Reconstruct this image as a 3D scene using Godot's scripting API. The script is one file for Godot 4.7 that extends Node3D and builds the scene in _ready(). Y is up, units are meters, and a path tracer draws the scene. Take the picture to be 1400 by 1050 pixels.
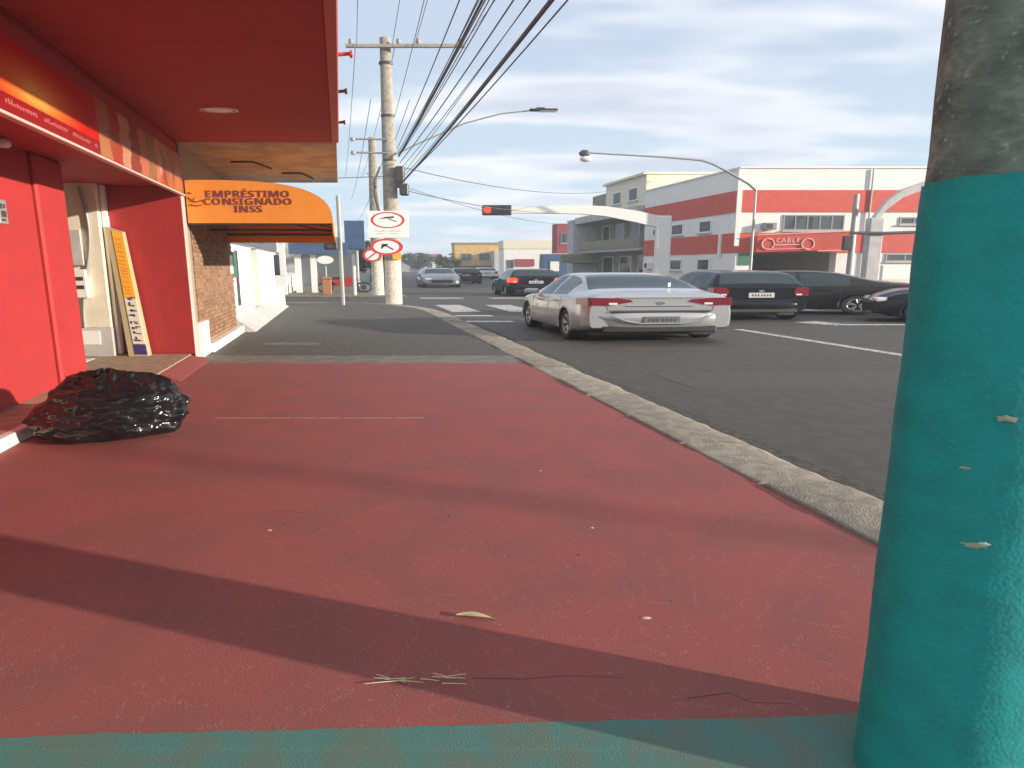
extends Node3D

# The photograph shows its street about 1.8 times as broad as a tape measure would, and the street leads off
# at a slant. The place is built with those proportions: street coordinates are
#   o = offset across the street (o = 0 runs under the camera), y = height, z = distance along the street.
const SLANT := 0.2723
const BROAD := 1.78
const ROAD_Y := -0.08

var M := {}
var used := {}
var rng := RandomNumberGenerator.new()

func P(o: float, y: float, z: float) -> Vector3:
	return Vector3(o - SLANT * z, y, -z)

func lin(r: float, g: float, b: float, a := 1.0) -> Color:
	var c := Color(r, g, b).linear_to_srgb()
	c.a = a
	return c

# ------------------------------------------------------------------ mesh builder
class MB:
	var v := PackedVector3Array()
	var n := PackedVector3Array()
	var c := PackedColorArray()
	var uv := PackedVector2Array()
	var col := Color(1, 1, 1)
	var xf = null

	func m(p: Vector3) -> Vector3:
		return xf.call(p.x, p.y, p.z) if xf != null else p

	# outward side is the one from which a, b, c run counter-clockwise
	func tri3(a, b, d, na, nb, nd, ua := Vector2.ZERO, ub := Vector2.ZERO, ud := Vector2.ZERO) -> void:
		v.append(a); v.append(d); v.append(b)
		n.append(na); n.append(nd); n.append(nb)
		uv.append(ua); uv.append(ud); uv.append(ub)
		c.append(col); c.append(col); c.append(col)

	func tri(a: Vector3, b: Vector3, d: Vector3) -> void:
		var nn := (b - a).cross(d - a)
		if nn.length_squared() < 1e-16: return
		nn = nn.normalized()
		tri3(a, b, d, nn, nn, nn)

	func quad(a: Vector3, b: Vector3, d: Vector3, e: Vector3) -> void:
		var nn := (d - a).cross(e - b)
		if nn.length_squared() < 1e-16: return
		nn = nn.normalized()
		tri3(a, b, d, nn, nn, nn, Vector2(0, 1), Vector2(1, 1), Vector2(1, 0))
		tri3(a, d, e, nn, nn, nn, Vector2(0, 1), Vector2(1, 0), Vector2(0, 0))

	# eight corners: bottom ring then top ring, each counter-clockwise seen from above; turned right side out by itself
	func hexa(p: Array) -> void:
		var mid := Vector3.ZERO
		for q in p: mid += q
		mid /= p.size()
		for f in [[0, 3, 2, 1], [4, 5, 6, 7], [0, 1, 5, 4], [1, 2, 6, 5], [2, 3, 7, 6], [3, 0, 4, 7]]:
			face([p[f[0]], p[f[1]], p[f[2]], p[f[3]]], mid)

	func face(p: Array, mid: Vector3) -> void:
		var nn: Vector3 = (p[1] - p[0]).cross(p[2] - p[0])
		var s := Vector3.ZERO
		for q in p: s += q
		if nn.dot(s / p.size() - mid) < 0: p = p.duplicate(); p.reverse()
		if p.size() == 4: quad(p[0], p[1], p[2], p[3])
		else:
			for i in range(1, p.size() - 1): tri(p[0], p[i], p[i + 1])

	# box in the builder's own coordinates, edges chamfered by b
	func box(x0: float, x1: float, y0: float, y1: float, z0: float, z1: float, b := 0.0) -> void:
		if b <= 0.0:
			var k := []
			for y in [y0, y1]:
				for q in [[x0, z0], [x1, z0], [x1, z1], [x0, z1]]: k.append(m(Vector3(q[0], y, q[1])))
			hexa(k)
			return
		var lo := Vector3(x0, y0, z0)
		var hi := Vector3(x1, y1, z1)
		var mid := m((lo + hi) / 2)
		var pt := func(i: int, j: int, k: int, ax: int) -> Vector3:
			var q := Vector3(lo.x if i == 0 else hi.x, lo.y if j == 0 else hi.y, lo.z if k == 0 else hi.z)
			var s := Vector3(b if i == 0 else -b, b if j == 0 else -b, b if k == 0 else -b)
			s[ax] = 0.0
			return m(q + s)
		for e in 2:
			face([pt.call(e, 0, 0, 0), pt.call(e, 1, 0, 0), pt.call(e, 1, 1, 0), pt.call(e, 0, 1, 0)], mid)
			face([pt.call(0, e, 0, 1), pt.call(1, e, 0, 1), pt.call(1, e, 1, 1), pt.call(0, e, 1, 1)], mid)
			face([pt.call(0, 0, e, 2), pt.call(1, 0, e, 2), pt.call(1, 1, e, 2), pt.call(0, 1, e, 2)], mid)
			for f in 2:
				face([pt.call(0, e, f, 1), pt.call(1, e, f, 1), pt.call(1, e, f, 2), pt.call(0, e, f, 2)], mid)
				face([pt.call(e, 0, f, 0), pt.call(e, 1, f, 0), pt.call(e, 1, f, 2), pt.call(e, 0, f, 2)], mid)
				face([pt.call(e, f, 0, 0), pt.call(e, f, 1, 0), pt.call(e, f, 1, 1), pt.call(e, f, 0, 1)], mid)
				for g in 2: face([pt.call(e, f, g, 0), pt.call(e, f, g, 1), pt.call(e, f, g, 2)], mid)

	# polygon in x, y pulled from z0 to z1
	func prism(poly: Array, z0: float, z1: float) -> void:
		var a := []
		var b := []
		var mid := Vector3.ZERO
		for q in poly:
			a.append(m(Vector3(q[0], q[1], z0))); b.append(m(Vector3(q[0], q[1], z1)))
			mid += a[-1] + b[-1]
		mid /= poly.size() * 2
		face(a, mid); face(b, mid)
		for i in poly.size():
			var j: int = (i + 1) % poly.size()
			face([a[i], a[j], b[j], b[i]], mid)

	# rows of points that are already in the world; smooth; out_hint(point) gives a rough outward direction
	func grid(rows: Array, mid_of, skip = null, closed := false) -> void:
		var nr := rows.size()
		var nc: int = rows[0].size()
		var nn := []
		for i in nr:
			var r := []
			for j in nc:
				var du: Vector3 = rows[mini(i + 1, nr - 1)][j] - rows[maxi(i - 1, 0)][j]
				var jn := (j + 1) % nc if closed else mini(j + 1, nc - 1)
				var jp := (j - 1 + nc) % nc if closed else maxi(j - 1, 0)
				var q := du.cross(rows[i][jn] - rows[i][jp])
				q = q.normalized() if q.length_squared() > 1e-18 else Vector3.UP
				if q.dot(rows[i][j] - mid_of.call(rows[i][j], i, j)) < 0: q = -q
				r.append(q)
			nn.append(r)
		for i in nr - 1:
			for j in (nc if closed else nc - 1):
				var k := (j + 1) % nc
				if skip != null and skip.call(i, j): continue
				var a: Vector3 = rows[i][j]
				var b: Vector3 = rows[i + 1][j]
				var d: Vector3 = rows[i + 1][k]
				var e: Vector3 = rows[i][k]
				var u0 := float(j) / (nc - 1); var u1 := float(j + 1) / (nc - 1)
				var v0 := float(i) / (nr - 1); var v1 := float(i + 1) / (nr - 1)
				if (d - a).cross(e - b).dot(nn[i][j]) >= 0:
					tri3(a, b, d, nn[i][j], nn[i + 1][j], nn[i + 1][k], Vector2(u0, v0), Vector2(u0, v1), Vector2(u1, v1))
					tri3(a, d, e, nn[i][j], nn[i + 1][k], nn[i][k], Vector2(u0, v0), Vector2(u1, v1), Vector2(u1, v0))
				else:
					tri3(a, d, b, nn[i][j], nn[i + 1][k], nn[i + 1][j], Vector2(u0, v0), Vector2(u1, v1), Vector2(u0, v1))
					tri3(a, e, d, nn[i][j], nn[i][k], nn[i + 1][k], Vector2(u0, v0), Vector2(u1, v0), Vector2(u1, v1))

	# round bar through points (own coordinates), radius in the vertical / across sense
	func tube(pts: Array, r0: float, r1 := -1.0, sides := 8, wide := 1.0) -> void:
		if r1 < 0: r1 = r0
		var w := []
		for p in pts: w.append(m(p))
		var rows := []
		for i in w.size():
			var t: Vector3 = (w[mini(i + 1, w.size() - 1)] - w[maxi(i - 1, 0)]).normalized()
			var a := Vector3(1, 0, 0) if absf(t.x) < 0.9 else Vector3(0, 0, 1)
			var s := (a - t * a.dot(t)).normalized()
			var u := t.cross(s)
			var r: float = lerpf(r0, r1, float(i) / (w.size() - 1))
			var row := []
			for k in sides:
				var an := TAU * k / sides
				row.append(w[i] + s * cos(an) * r * wide + u * sin(an) * r)
			rows.append(row)
		grid(rows, func(_p, i, _j): return w[i], null, true)
		for e in [0, rows.size() - 1]:
			face(rows[e].duplicate(), w[1 if e == 0 else rows.size() - 2])

	# upright body of revolution: pairs of radius and height; broad stretches it across
	func lathe(c0: Vector3, prof: Array, sides := 24, broad := 1.0) -> void:
		var rows := []
		for q in prof:
			var row := []
			for k in sides:
				var an := TAU * k / sides
				row.append(c0 + Vector3(cos(an) * q[0] * broad, q[1], sin(an) * q[0]))
			rows.append(row)
		grid(rows, func(p, _i, _j): return Vector3(c0.x, p.y, c0.z), null, true)
		face(rows[-1].duplicate(), c0 + Vector3(0, prof[0][1], 0))

	func make(org: Vector3) -> ArrayMesh:
		var arr := []
		arr.resize(Mesh.ARRAY_MAX)
		var vv := PackedVector3Array()
		vv.resize(v.size())
		for i in v.size(): vv[i] = v[i] - org
		arr[Mesh.ARRAY_VERTEX] = vv
		arr[Mesh.ARRAY_NORMAL] = n
		arr[Mesh.ARRAY_COLOR] = c
		arr[Mesh.ARRAY_TEX_UV] = uv
		var am := ArrayMesh.new()
		am.add_surface_from_arrays(Mesh.PRIMITIVE_TRIANGLES, arr)
		return am

func mb(space := "") -> MB:
	var b := MB.new()
	if space == "street": b.xf = P
	return b

func numbered(called: String) -> String:
	if not used.has(called):
		used[called] = 0
		return called
	used[called] += 1
	return "%s_%03d" % [called, used[called]]

func origin_of(o: Node) -> Vector3:
	var p := Vector3.ZERO
	while o != null and o != self:
		p += o.position
		o = o.get_parent()
	return p

func meta(o: Node, label: String, category := "", group := "", kind := "") -> void:
	if label: o.set_meta("label", label)
	if category: o.set_meta("category", category)
	if group: o.set_meta("group", group)
	if kind: o.set_meta("kind", kind)

func thing(called: String, label: String, category: String, at: Vector3, group := "") -> Node3D:
	var o := Node3D.new()
	o.name = numbered(called)
	add_child(o, true)
	o.position = at
	meta(o, label, category, group)
	return o

# a part under its thing, or a top-level mesh when parent is self
func obj(called: String, b: MB, mat: Material, parent: Node = self, at := Vector3.ZERO) -> MeshInstance3D:
	var o := MeshInstance3D.new()
	o.name = numbered(called) if parent == self else called
	parent.add_child(o, true)
	o.position = at
	o.mesh = b.make(origin_of(o))
	o.material_override = mat
	return o

func struct(called: String, b: MB, mat: Material, label := "") -> MeshInstance3D:
	var o := obj(called, b, mat)
	meta(o, label, "", "", "structure")
	return o

func letters(text: String, size: float, at: Vector3, mat: Material, parent: Node, broad: float, yaw := 0.0, font := "Droid Sans", bold := 700, called := "lettering") -> MeshInstance3D:
	var f := SystemFont.new()
	f.font_names = PackedStringArray([font])
	f.font_weight = bold
	var t := TextMesh.new()
	t.text = text
	t.font = f
	t.font_size = 32
	t.pixel_size = size / 32.0
	t.depth = 0.006
	t.material = mat
	var o := MeshInstance3D.new()
	o.name = called
	o.mesh = t
	parent.add_child(o, true)
	o.position = at - origin_of(parent)
	o.rotation.y = yaw
	o.scale = Vector3(broad, 1, 1)
	return o

# ------------------------------------------------------------------ materials
func plain(key: String, c: Color, rough := 0.7, metal := 0.0, coat := 0.0) -> StandardMaterial3D:
	var m := StandardMaterial3D.new()
	m.albedo_color = c
	m.roughness = rough
	m.metallic = metal
	if coat > 0:
		m.clearcoat_enabled = true
		m.clearcoat = coat
		m.clearcoat_roughness = 0.05
	m.resource_name = key
	M[key] = m
	return m

func noise_bytes(sd: int, size: int, freq: float, kind := FastNoiseLite.TYPE_SIMPLEX_SMOOTH, oct := 4, ridged := false) -> PackedByteArray:
	var f := FastNoiseLite.new()
	f.seed = sd
	f.frequency = freq
	f.noise_type = kind
	f.fractal_octaves = oct
	if ridged: f.fractal_type = FastNoiseLite.FRACTAL_RIDGED
	var im := f.get_seamless_image(size, size, false, false, 0.12, true)
	im.convert(Image.FORMAT_L8)
	return im.get_data()

# colour a, patches of colour b where the coarse noise is high, specks of colour d where the fine noise is high
func weathered(key: String, a: Color, b: Color, d: Color, period: float, rough: float, o := {}) -> StandardMaterial3D:
	var size: int = o.get("size", 512)
	var sd: int = o.get("seed", hash(key) % 1000)
	var coarse := noise_bytes(sd, size, o.get("coarse", 0.012))
	var fine := noise_bytes(sd + 7, size, o.get("fine", 0.11), FastNoiseLite.TYPE_SIMPLEX_SMOOTH, 3)
	var scuffed: bool = o.has("scuff")
	var sl: Color = o.get("scuff", Color.BLACK).linear_to_srgb()
	var scuff := noise_bytes(sd + 13, size, 0.016, FastNoiseLite.TYPE_SIMPLEX_SMOOTH, 4, true) if scuffed else PackedByteArray()
	var out := PackedByteArray()
	out.resize(size * size * 3)
	var p_lo: float = o.get("patch", 0.5)
	var s_lo: float = o.get("speck", 0.72)
	var amt: float = o.get("grain", 0.12)
	var patch_lo := p_lo - 0.14
	var al := a.linear_to_srgb(); var bl := b.linear_to_srgb(); var dl := d.linear_to_srgb()
	for i in size * size:
		var q := coarse[i] / 255.0
		var w := fine[i] / 255.0
		var t := clampf((q + (w - 0.5) * 0.35 - patch_lo) / 0.28, 0, 1)
		var u := clampf((w + (q - 0.5) * 0.3 - s_lo) / 0.08, 0, 1)
		var g := 1.0 + (w - 0.5) * amt * 2.0
		var r := lerpf(lerpf(al.r, bl.r, t), dl.r, u) * g
		var gg := lerpf(lerpf(al.g, bl.g, t), dl.g, u) * g
		var bb := lerpf(lerpf(al.b, bl.b, t), dl.b, u) * g
		if scuffed:
			var e := clampf((scuff[i] / 255.0 + (w - 0.5) * 0.7 - 0.90) / 0.10, 0, 0.6)
			r = lerpf(r, sl.r, e); gg = lerpf(gg, sl.g, e); bb = lerpf(bb, sl.b, e)
		out[i * 3] = clampi(int(r * 255), 0, 255)
		out[i * 3 + 1] = clampi(int(gg * 255), 0, 255)
		out[i * 3 + 2] = clampi(int(bb * 255), 0, 255)
	var im := Image.create_from_data(size, size, false, Image.FORMAT_RGB8, out)
	var m := StandardMaterial3D.new()
	m.resource_name = key
	m.albedo_texture = ImageTexture.create_from_image(im)
	m.roughness = rough
	m.uv1_triplanar = true
	m.uv1_world_triplanar = true
	m.uv1_scale = Vector3.ONE / period
	if o.get("bump", 0.0) > 0:
		var hb := PackedByteArray()
		hb.resize(size * size)
		for i in size * size: hb[i] = clampi(int(fine[i] * 0.6 + coarse[i] * 0.4), 0, 255)
		var h := Image.create_from_data(size, size, false, Image.FORMAT_L8, hb)
		h.convert(Image.FORMAT_RGBA8)
		h.bump_map_to_normal_map(o.get("bump", 1.0))
		m.normal_enabled = true
		m.normal_texture = ImageTexture.create_from_image(h)
		m.normal_scale = 1.0
	M[key] = m
	return m

func materials() -> void:
	weathered("red_floor", Color(0.30, 0.070, 0.060), Color(0.262, 0.070, 0.060), Color(0.12, 0.065, 0.055), 3.7, 0.8, {"scuff": Color(0.33, 0.19, 0.16), "coarse": 0.0045, "patch": 0.55, "speck": 0.80, "grain": 0.19, "bump": 0.3, "size": 1024, "fine": 0.38})
	weathered("teal_floor", Color(0.075, 0.175, 0.15), Color(0.11, 0.155, 0.12), Color(0.06, 0.075, 0.06), 1.9, 0.75, {"coarse": 0.008, "patch": 0.52, "speck": 0.84, "grain": 0.2, "bump": 1.2, "fine": 0.3, "size": 1024})
	weathered("grey_floor", Color(0.086, 0.080, 0.065), Color(0.066, 0.061, 0.051), Color(0.2, 0.18, 0.15), 3.4, 0.8, {"coarse": 0.01, "grain": 0.14, "bump": 1.5})
	weathered("pale_floor", Color(0.20, 0.185, 0.15), Color(0.15, 0.14, 0.115), Color(0.14, 0.13, 0.11), 2.6, 0.8, {"grain": 0.16, "bump": 1.5})
	weathered("asphalt", Color(0.060, 0.052, 0.041), Color(0.074, 0.065, 0.052), Color(0.15, 0.135, 0.12), 2.2, 0.72, {"coarse": 0.006, "fine": 0.4, "speck": 0.84, "grain": 0.25, "bump": 1.2, "size": 1024})
	weathered("old_patch", Color(0.085, 0.074, 0.060), Color(0.068, 0.060, 0.05), Color(0.15, 0.13, 0.11), 1.7, 0.8, {"coarse": 0.01, "fine": 0.35, "speck": 0.8, "grain": 0.25, "bump": 1.2})
	weathered("gutter", Color(0.045, 0.039, 0.031), Color(0.075, 0.064, 0.05), Color(0.16, 0.13, 0.09), 1.1, 0.9, {"coarse": 0.02, "fine": 0.3, "speck": 0.74, "grain": 0.3, "bump": 1.5})
	weathered("far_ground", Color(0.12, 0.115, 0.09), Color(0.09, 0.11, 0.06), Color(0.16, 0.14, 0.11), 14.0, 0.9, {})
	weathered("kerb_stone", Color(0.36, 0.32, 0.255), Color(0.27, 0.24, 0.19), Color(0.13, 0.115, 0.095), 1.3, 0.85, {"coarse": 0.014, "speck": 0.84, "grain": 0.16, "bump": 2.0})
	weathered("road_paint", Color(0.6, 0.58, 0.54), Color(0.4, 0.385, 0.36), Color(0.11, 0.10, 0.09), 1.6, 0.7, {"coarse": 0.02, "speck": 0.66, "grain": 0.15})
	weathered("teal_paint", Color(0.010, 0.285, 0.285), Color(0.012, 0.235, 0.24), Color(0.07, 0.32, 0.31), 0.9, 0.75, {"coarse": 0.014, "fine": 0.11, "speck": 0.86, "grain": 0.08, "bump": 0.9})
	weathered("pole_concrete", Color(0.27, 0.23, 0.195), Color(0.135, 0.12, 0.105), Color(0.36, 0.32, 0.27), 1.0, 0.9, {"coarse": 0.011, "fine": 0.07, "speck": 0.8, "patch": 0.5, "grain": 0.2, "bump": 4.0})
	weathered("utility_concrete", Color(0.36, 0.33, 0.275), Color(0.27, 0.25, 0.21), Color(0.2, 0.18, 0.14), 2.4, 0.9, {"coarse": 0.02})
	weathered("whitewash", Color(0.72, 0.68, 0.56), Color(0.55, 0.5, 0.4), Color(0.35, 0.3, 0.24), 2.0, 0.85, {"coarse": 0.02})
	weathered("shop_red", Color(0.38, 0.024, 0.025), Color(0.345, 0.023, 0.024), Color(0.28, 0.035, 0.032), 2.4, 0.75, {"coarse": 0.008, "fine": 0.09, "speck": 0.84, "grain": 0.06, "bump": 0.6})
	weathered("beige_plaster", Color(0.42, 0.40, 0.37), Color(0.33, 0.31, 0.28), Color(0.14, 0.09, 0.06), 4.0, 0.85, {"coarse": 0.012, "speck": 0.83, "grain": 0.1})
	weathered("cream_wall", Color(0.76, 0.70, 0.56), Color(0.71, 0.65, 0.51), Color(0.58, 0.52, 0.4), 2.0, 0.8, {"speck": 0.86, "grain": 0.06})
	weathered("white_wall", Color(0.80, 0.79, 0.75), Color(0.765, 0.75, 0.71), Color(0.5, 0.47, 0.42), 5.0, 0.8, {"coarse": 0.01, "speck": 0.87, "grain": 0.05})
	weathered("red_band", Color(0.60, 0.075, 0.045), Color(0.53, 0.07, 0.045), Color(0.45, 0.07, 0.05), 5.0, 0.7, {"speck": 0.88, "grain": 0.05})
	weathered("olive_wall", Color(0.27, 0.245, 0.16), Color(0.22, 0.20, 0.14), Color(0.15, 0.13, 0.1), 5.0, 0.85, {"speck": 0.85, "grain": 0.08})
	weathered("yellow_wall", Color(0.66, 0.42, 0.13), Color(0.55, 0.36, 0.12), Color(0.4, 0.28, 0.12), 6.0, 0.8, {"speck": 0.86, "grain": 0.06})
	weathered("grey_wall", Color(0.52, 0.50, 0.49), Color(0.44, 0.43, 0.42), Color(0.33, 0.32, 0.3), 5.0, 0.85, {"speck": 0.86, "grain": 0.06})
	weathered("step_tan", Color(0.42, 0.30, 0.20), Color(0.33, 0.25, 0.17), Color(0.2, 0.15, 0.1), 1.2, 0.7, {"grain": 0.16, "bump": 1.5})
	weathered("awning_cloth", Color(0.85, 0.325, 0.05), Color(0.82, 0.305, 0.045), Color(0.66, 0.2, 0.02), 2.5, 0.7, {"coarse": 0.008, "speck": 0.95, "grain": 0.02, "bump": 0.25})
	M.kerb_stone.vertex_color_use_as_albedo = true
	M.awning_cloth.backlight_enabled = true
	M.awning_cloth.backlight = lin(0.14, 0.04, 0.005)
	var bw := weathered("brick", Color(1, 1, 1), Color(0.8, 0.78, 0.76), Color(0.55, 0.5, 0.48), 1.1, 0.9, {"coarse": 0.03, "grain": 0.14})
	bw.vertex_color_use_as_albedo = true
	plain("mortar", lin(0.30, 0.25, 0.20), 0.95)
	plain("mortar_dark", lin(0.07, 0.045, 0.04), 0.95)
	plain("white_paint", lin(0.80, 0.78, 0.73), 0.55)
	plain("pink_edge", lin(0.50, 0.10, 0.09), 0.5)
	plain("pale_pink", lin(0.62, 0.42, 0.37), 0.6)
	plain("black_plastic", lin(0.02, 0.02, 0.02), 0.5)
	plain("rubber", lin(0.022, 0.021, 0.02), 0.8)
	plain("dark_metal", lin(0.07, 0.07, 0.07), 0.5, 0.4)
	plain("grey_metal", lin(0.30, 0.30, 0.30), 0.5, 0.3)
	plain("pale_metal", lin(0.66, 0.65, 0.60), 0.5, 0.0)
	plain("galvanised", lin(0.34, 0.35, 0.33), 0.55, 0.4)
	plain("wire_black", lin(0.09, 0.094, 0.11), 0.8)
	plain("insulator", lin(0.30, 0.26, 0.22), 0.4)
	plain("silver_paint", lin(0.46, 0.47, 0.475), 0.3, 0.55, 1.0)
	plain("black_paint", lin(0.008, 0.010, 0.014), 0.22, 0.0, 0.35)
	M.black_paint.metallic_specular = 0.3
	plain("brown_paint", lin(0.022, 0.018, 0.018), 0.25, 0.1, 0.4)
	M.brown_paint.metallic_specular = 0.3
	plain("grey_paint", lin(0.24, 0.25, 0.26), 0.35, 0.5, 1.0)
	plain("white_car_paint", lin(0.7, 0.7, 0.69), 0.35, 0.0, 1.0)
	plain("car_glass", lin(0.028, 0.042, 0.045), 0.04)
	M.car_glass.metallic_specular = 0.55
	plain("window_glass", lin(0.06, 0.075, 0.08), 0.06)
	M.window_glass.metallic_specular = 0.8
	plain("shade_glass", lin(0.02, 0.022, 0.024), 0.1)
	plain("chrome", lin(0.75, 0.75, 0.75), 0.15, 1.0)
	plain("alloy", lin(0.42, 0.42, 0.42), 0.35, 0.8)
	plain("lens_red", lin(0.17, 0.010, 0.022), 0.12, 0.0, 1.0)
	plain("lens_white", lin(0.7, 0.68, 0.66), 0.15, 0.0, 0.8)
	plain("plate_grey", lin(0.5, 0.5, 0.5), 0.5)
	plain("plate_dark", lin(0.13, 0.13, 0.135), 0.5)
	plain("sign_white", lin(0.82, 0.80, 0.76), 0.45)
	plain("sign_red", lin(0.55, 0.045, 0.055), 0.45)
	plain("sign_black", lin(0.05, 0.045, 0.045), 0.5)
	plain("letter_brown", lin(0.19, 0.055, 0.055), 0.6)
	plain("letter_pink", lin(0.78, 0.36, 0.32), 0.6)
	plain("blue_board", lin(0.055, 0.10, 0.20), 0.5)
	plain("slate_board", lin(0.10, 0.12, 0.14), 0.6)
	plain("maroon_wall", lin(0.30, 0.055, 0.06), 0.8)
	plain("orange_board", lin(0.85, 0.24, 0.06), 0.5)
	plain("green_board", lin(0.05, 0.16, 0.10), 0.6)
	plain("purple_print", lin(0.06, 0.03, 0.17), 0.5)
	plain("yellow_print", lin(0.86, 0.44, 0.04), 0.5)
	plain("tan_card", lin(0.45, 0.36, 0.22), 0.8)
	plain("lamp_glass", lin(0.75, 0.75, 0.75), 0.2)
	plain("bark", lin(0.10, 0.075, 0.055), 0.9)
	plain("dry_leaf", lin(0.52, 0.40, 0.24), 0.8)
	plain("straw", lin(0.62, 0.50, 0.33), 0.85)
	plain("chip_tan", lin(0.42, 0.34, 0.24), 0.9)
	plain("joint_pink", lin(0.40, 0.22, 0.18), 0.9)
	plain("chip_white", lin(0.6, 0.57, 0.5), 0.85)
	plain("bag_plastic", lin(0.010, 0.010, 0.011), 0.2, 0.0)
	M.bag_plastic.metallic_specular = 0.5
	plain("leaf_green", lin(0.06, 0.095, 0.035), 0.8)
	plain("leaf_dark", lin(0.05, 0.075, 0.03), 0.8)
	for k in ["leaf_green", "leaf_dark"]:
		M[k].vertex_color_use_as_albedo = true
		M[k].backlight_enabled = true
		M[k].backlight = lin(0.05, 0.09, 0.02)
	plain("red_bike", lin(0.35, 0.03, 0.03), 0.35, 0.0, 0.8)
	plain("bin_orange", lin(0.42, 0.18, 0.08), 0.6)
	plain("lit_red", lin(0.5, 0.03, 0.02), 0.3)
	M.lit_red.emission_enabled = true
	M.lit_red.emission = Color(1.0, 0.16, 0.06)
	M.lit_red.emission_energy_multiplier = 1.6
	plain("lit_brake", lin(0.5, 0.03, 0.02), 0.3)
	M.lit_brake.emission_enabled = true
	M.lit_brake.emission = Color(1.0, 0.22, 0.08)
	M.lit_brake.emission_energy_multiplier = 1.5

# ------------------------------------------------------------------ sky
func sky_image() -> Image:
	var w := 1536
	var h := 768
	var im := Image.create(w, h, false, Image.FORMAT_RGBF)
	var f := FastNoiseLite.new()
	f.seed = 21
	f.noise_type = FastNoiseLite.TYPE_SIMPLEX_SMOOTH
	f.frequency = 0.36
	f.fractal_octaves = 5
	f.fractal_gain = 0.6
	var g := FastNoiseLite.new()
	g.seed = 5
	g.noise_type = FastNoiseLite.TYPE_SIMPLEX_SMOOTH
	g.frequency = 0.11
	g.fractal_octaves = 3
	for j in h:
		var el := (0.5 - (j + 0.5) / h) * PI
		if el < -0.03:
			for i in w: im.set_pixel(i, j, Color(0.16, 0.15, 0.14))
			continue
		var sy := maxf(sin(el), 0.0)
		var cy := cos(el)
		var k := cy / (sy + 0.07)
		for i in w:
			var az := (i + 0.5) / w * TAU
			var x := sin(az) * k
			var z := cos(az) * k
			var q := f.get_noise_2d(x * 0.62 + 31.0, z * 1.7)
			var big := g.get_noise_2d(x + 7.0, z - 13.0)
			var cover := clampf((q * 1.5 + big * 0.8 + 0.27) / 0.5, 0.0, 1.0)
			var thick := clampf((q * 1.2 + big * 1.2 - 0.10) / 0.42, 0.0, 1.0)
			var blue := Color(0.50, 0.59, 0.73).lerp(Color(0.57, 0.73, 0.82), clampf(1.0 - sy * 3.2, 0, 1))
			var white := Color(0.86, 0.88, 0.93)
			var grey := Color(0.53, 0.59, 0.71)
			var cl := white.lerp(grey, thick * 0.85)
			var c := blue.lerp(cl, cover * 0.9)
			im.set_pixel(i, j, Color(c.r, c.g, c.b))
	return im

# ------------------------------------------------------------------ ready
func _ready() -> void:
	rng.seed = 4
	camera_and_light()
	materials()
	ground()
	corner_buildings_left()
	far_buildings()
	near_pole()
	street_gear()
	cars()
	small_things()

func camera_and_light() -> void:
	var cam := Camera3D.new()
	cam.name = "camera"
	add_child(cam)
	cam.position = Vector3(0, 1.5, 0)
	cam.rotation_degrees = Vector3(-10.7, 0, 0)
	cam.fov = 63.5
	cam.near = 0.05
	cam.far = 2000.0
	cam.current = true
	var env := Environment.new()
	env.background_mode = Environment.BG_SKY
	var sm := PanoramaSkyMaterial.new()
	sm.panorama = ImageTexture.create_from_image(sky_image())
	sm.energy_multiplier = 1.0
	var sky := Sky.new()
	sky.sky_material = sm
	env.sky = sky
	env.background_energy_multiplier = 0.68
	env.tonemap_mode = Environment.TONE_MAPPER_LINEAR
	env.tonemap_exposure = 1.75
	env.fog_enabled = true
	env.fog_density = 0.0016
	env.fog_light_color = Color(0.86, 0.90, 0.95)
	env.sdfgi_enabled = true
	env.ssao_enabled = true
	env.ssil_enabled = true
	var we := WorldEnvironment.new()
	we.name = "world_environment"
	we.environment = env
	add_child(we)
	var sun := DirectionalLight3D.new()
	sun.name = "sun"
	add_child(sun)
	sun.look_at_from_position(Vector3.ZERO, Vector3(-1.0, -0.182 * 1.0546, -0.335), Vector3.UP)
	sun.light_energy = 1.6
	sun.light_color = Color(1.0, 0.945, 0.87)
	sun.light_angular_distance = 0.8
	sun.shadow_enabled = true

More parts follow.
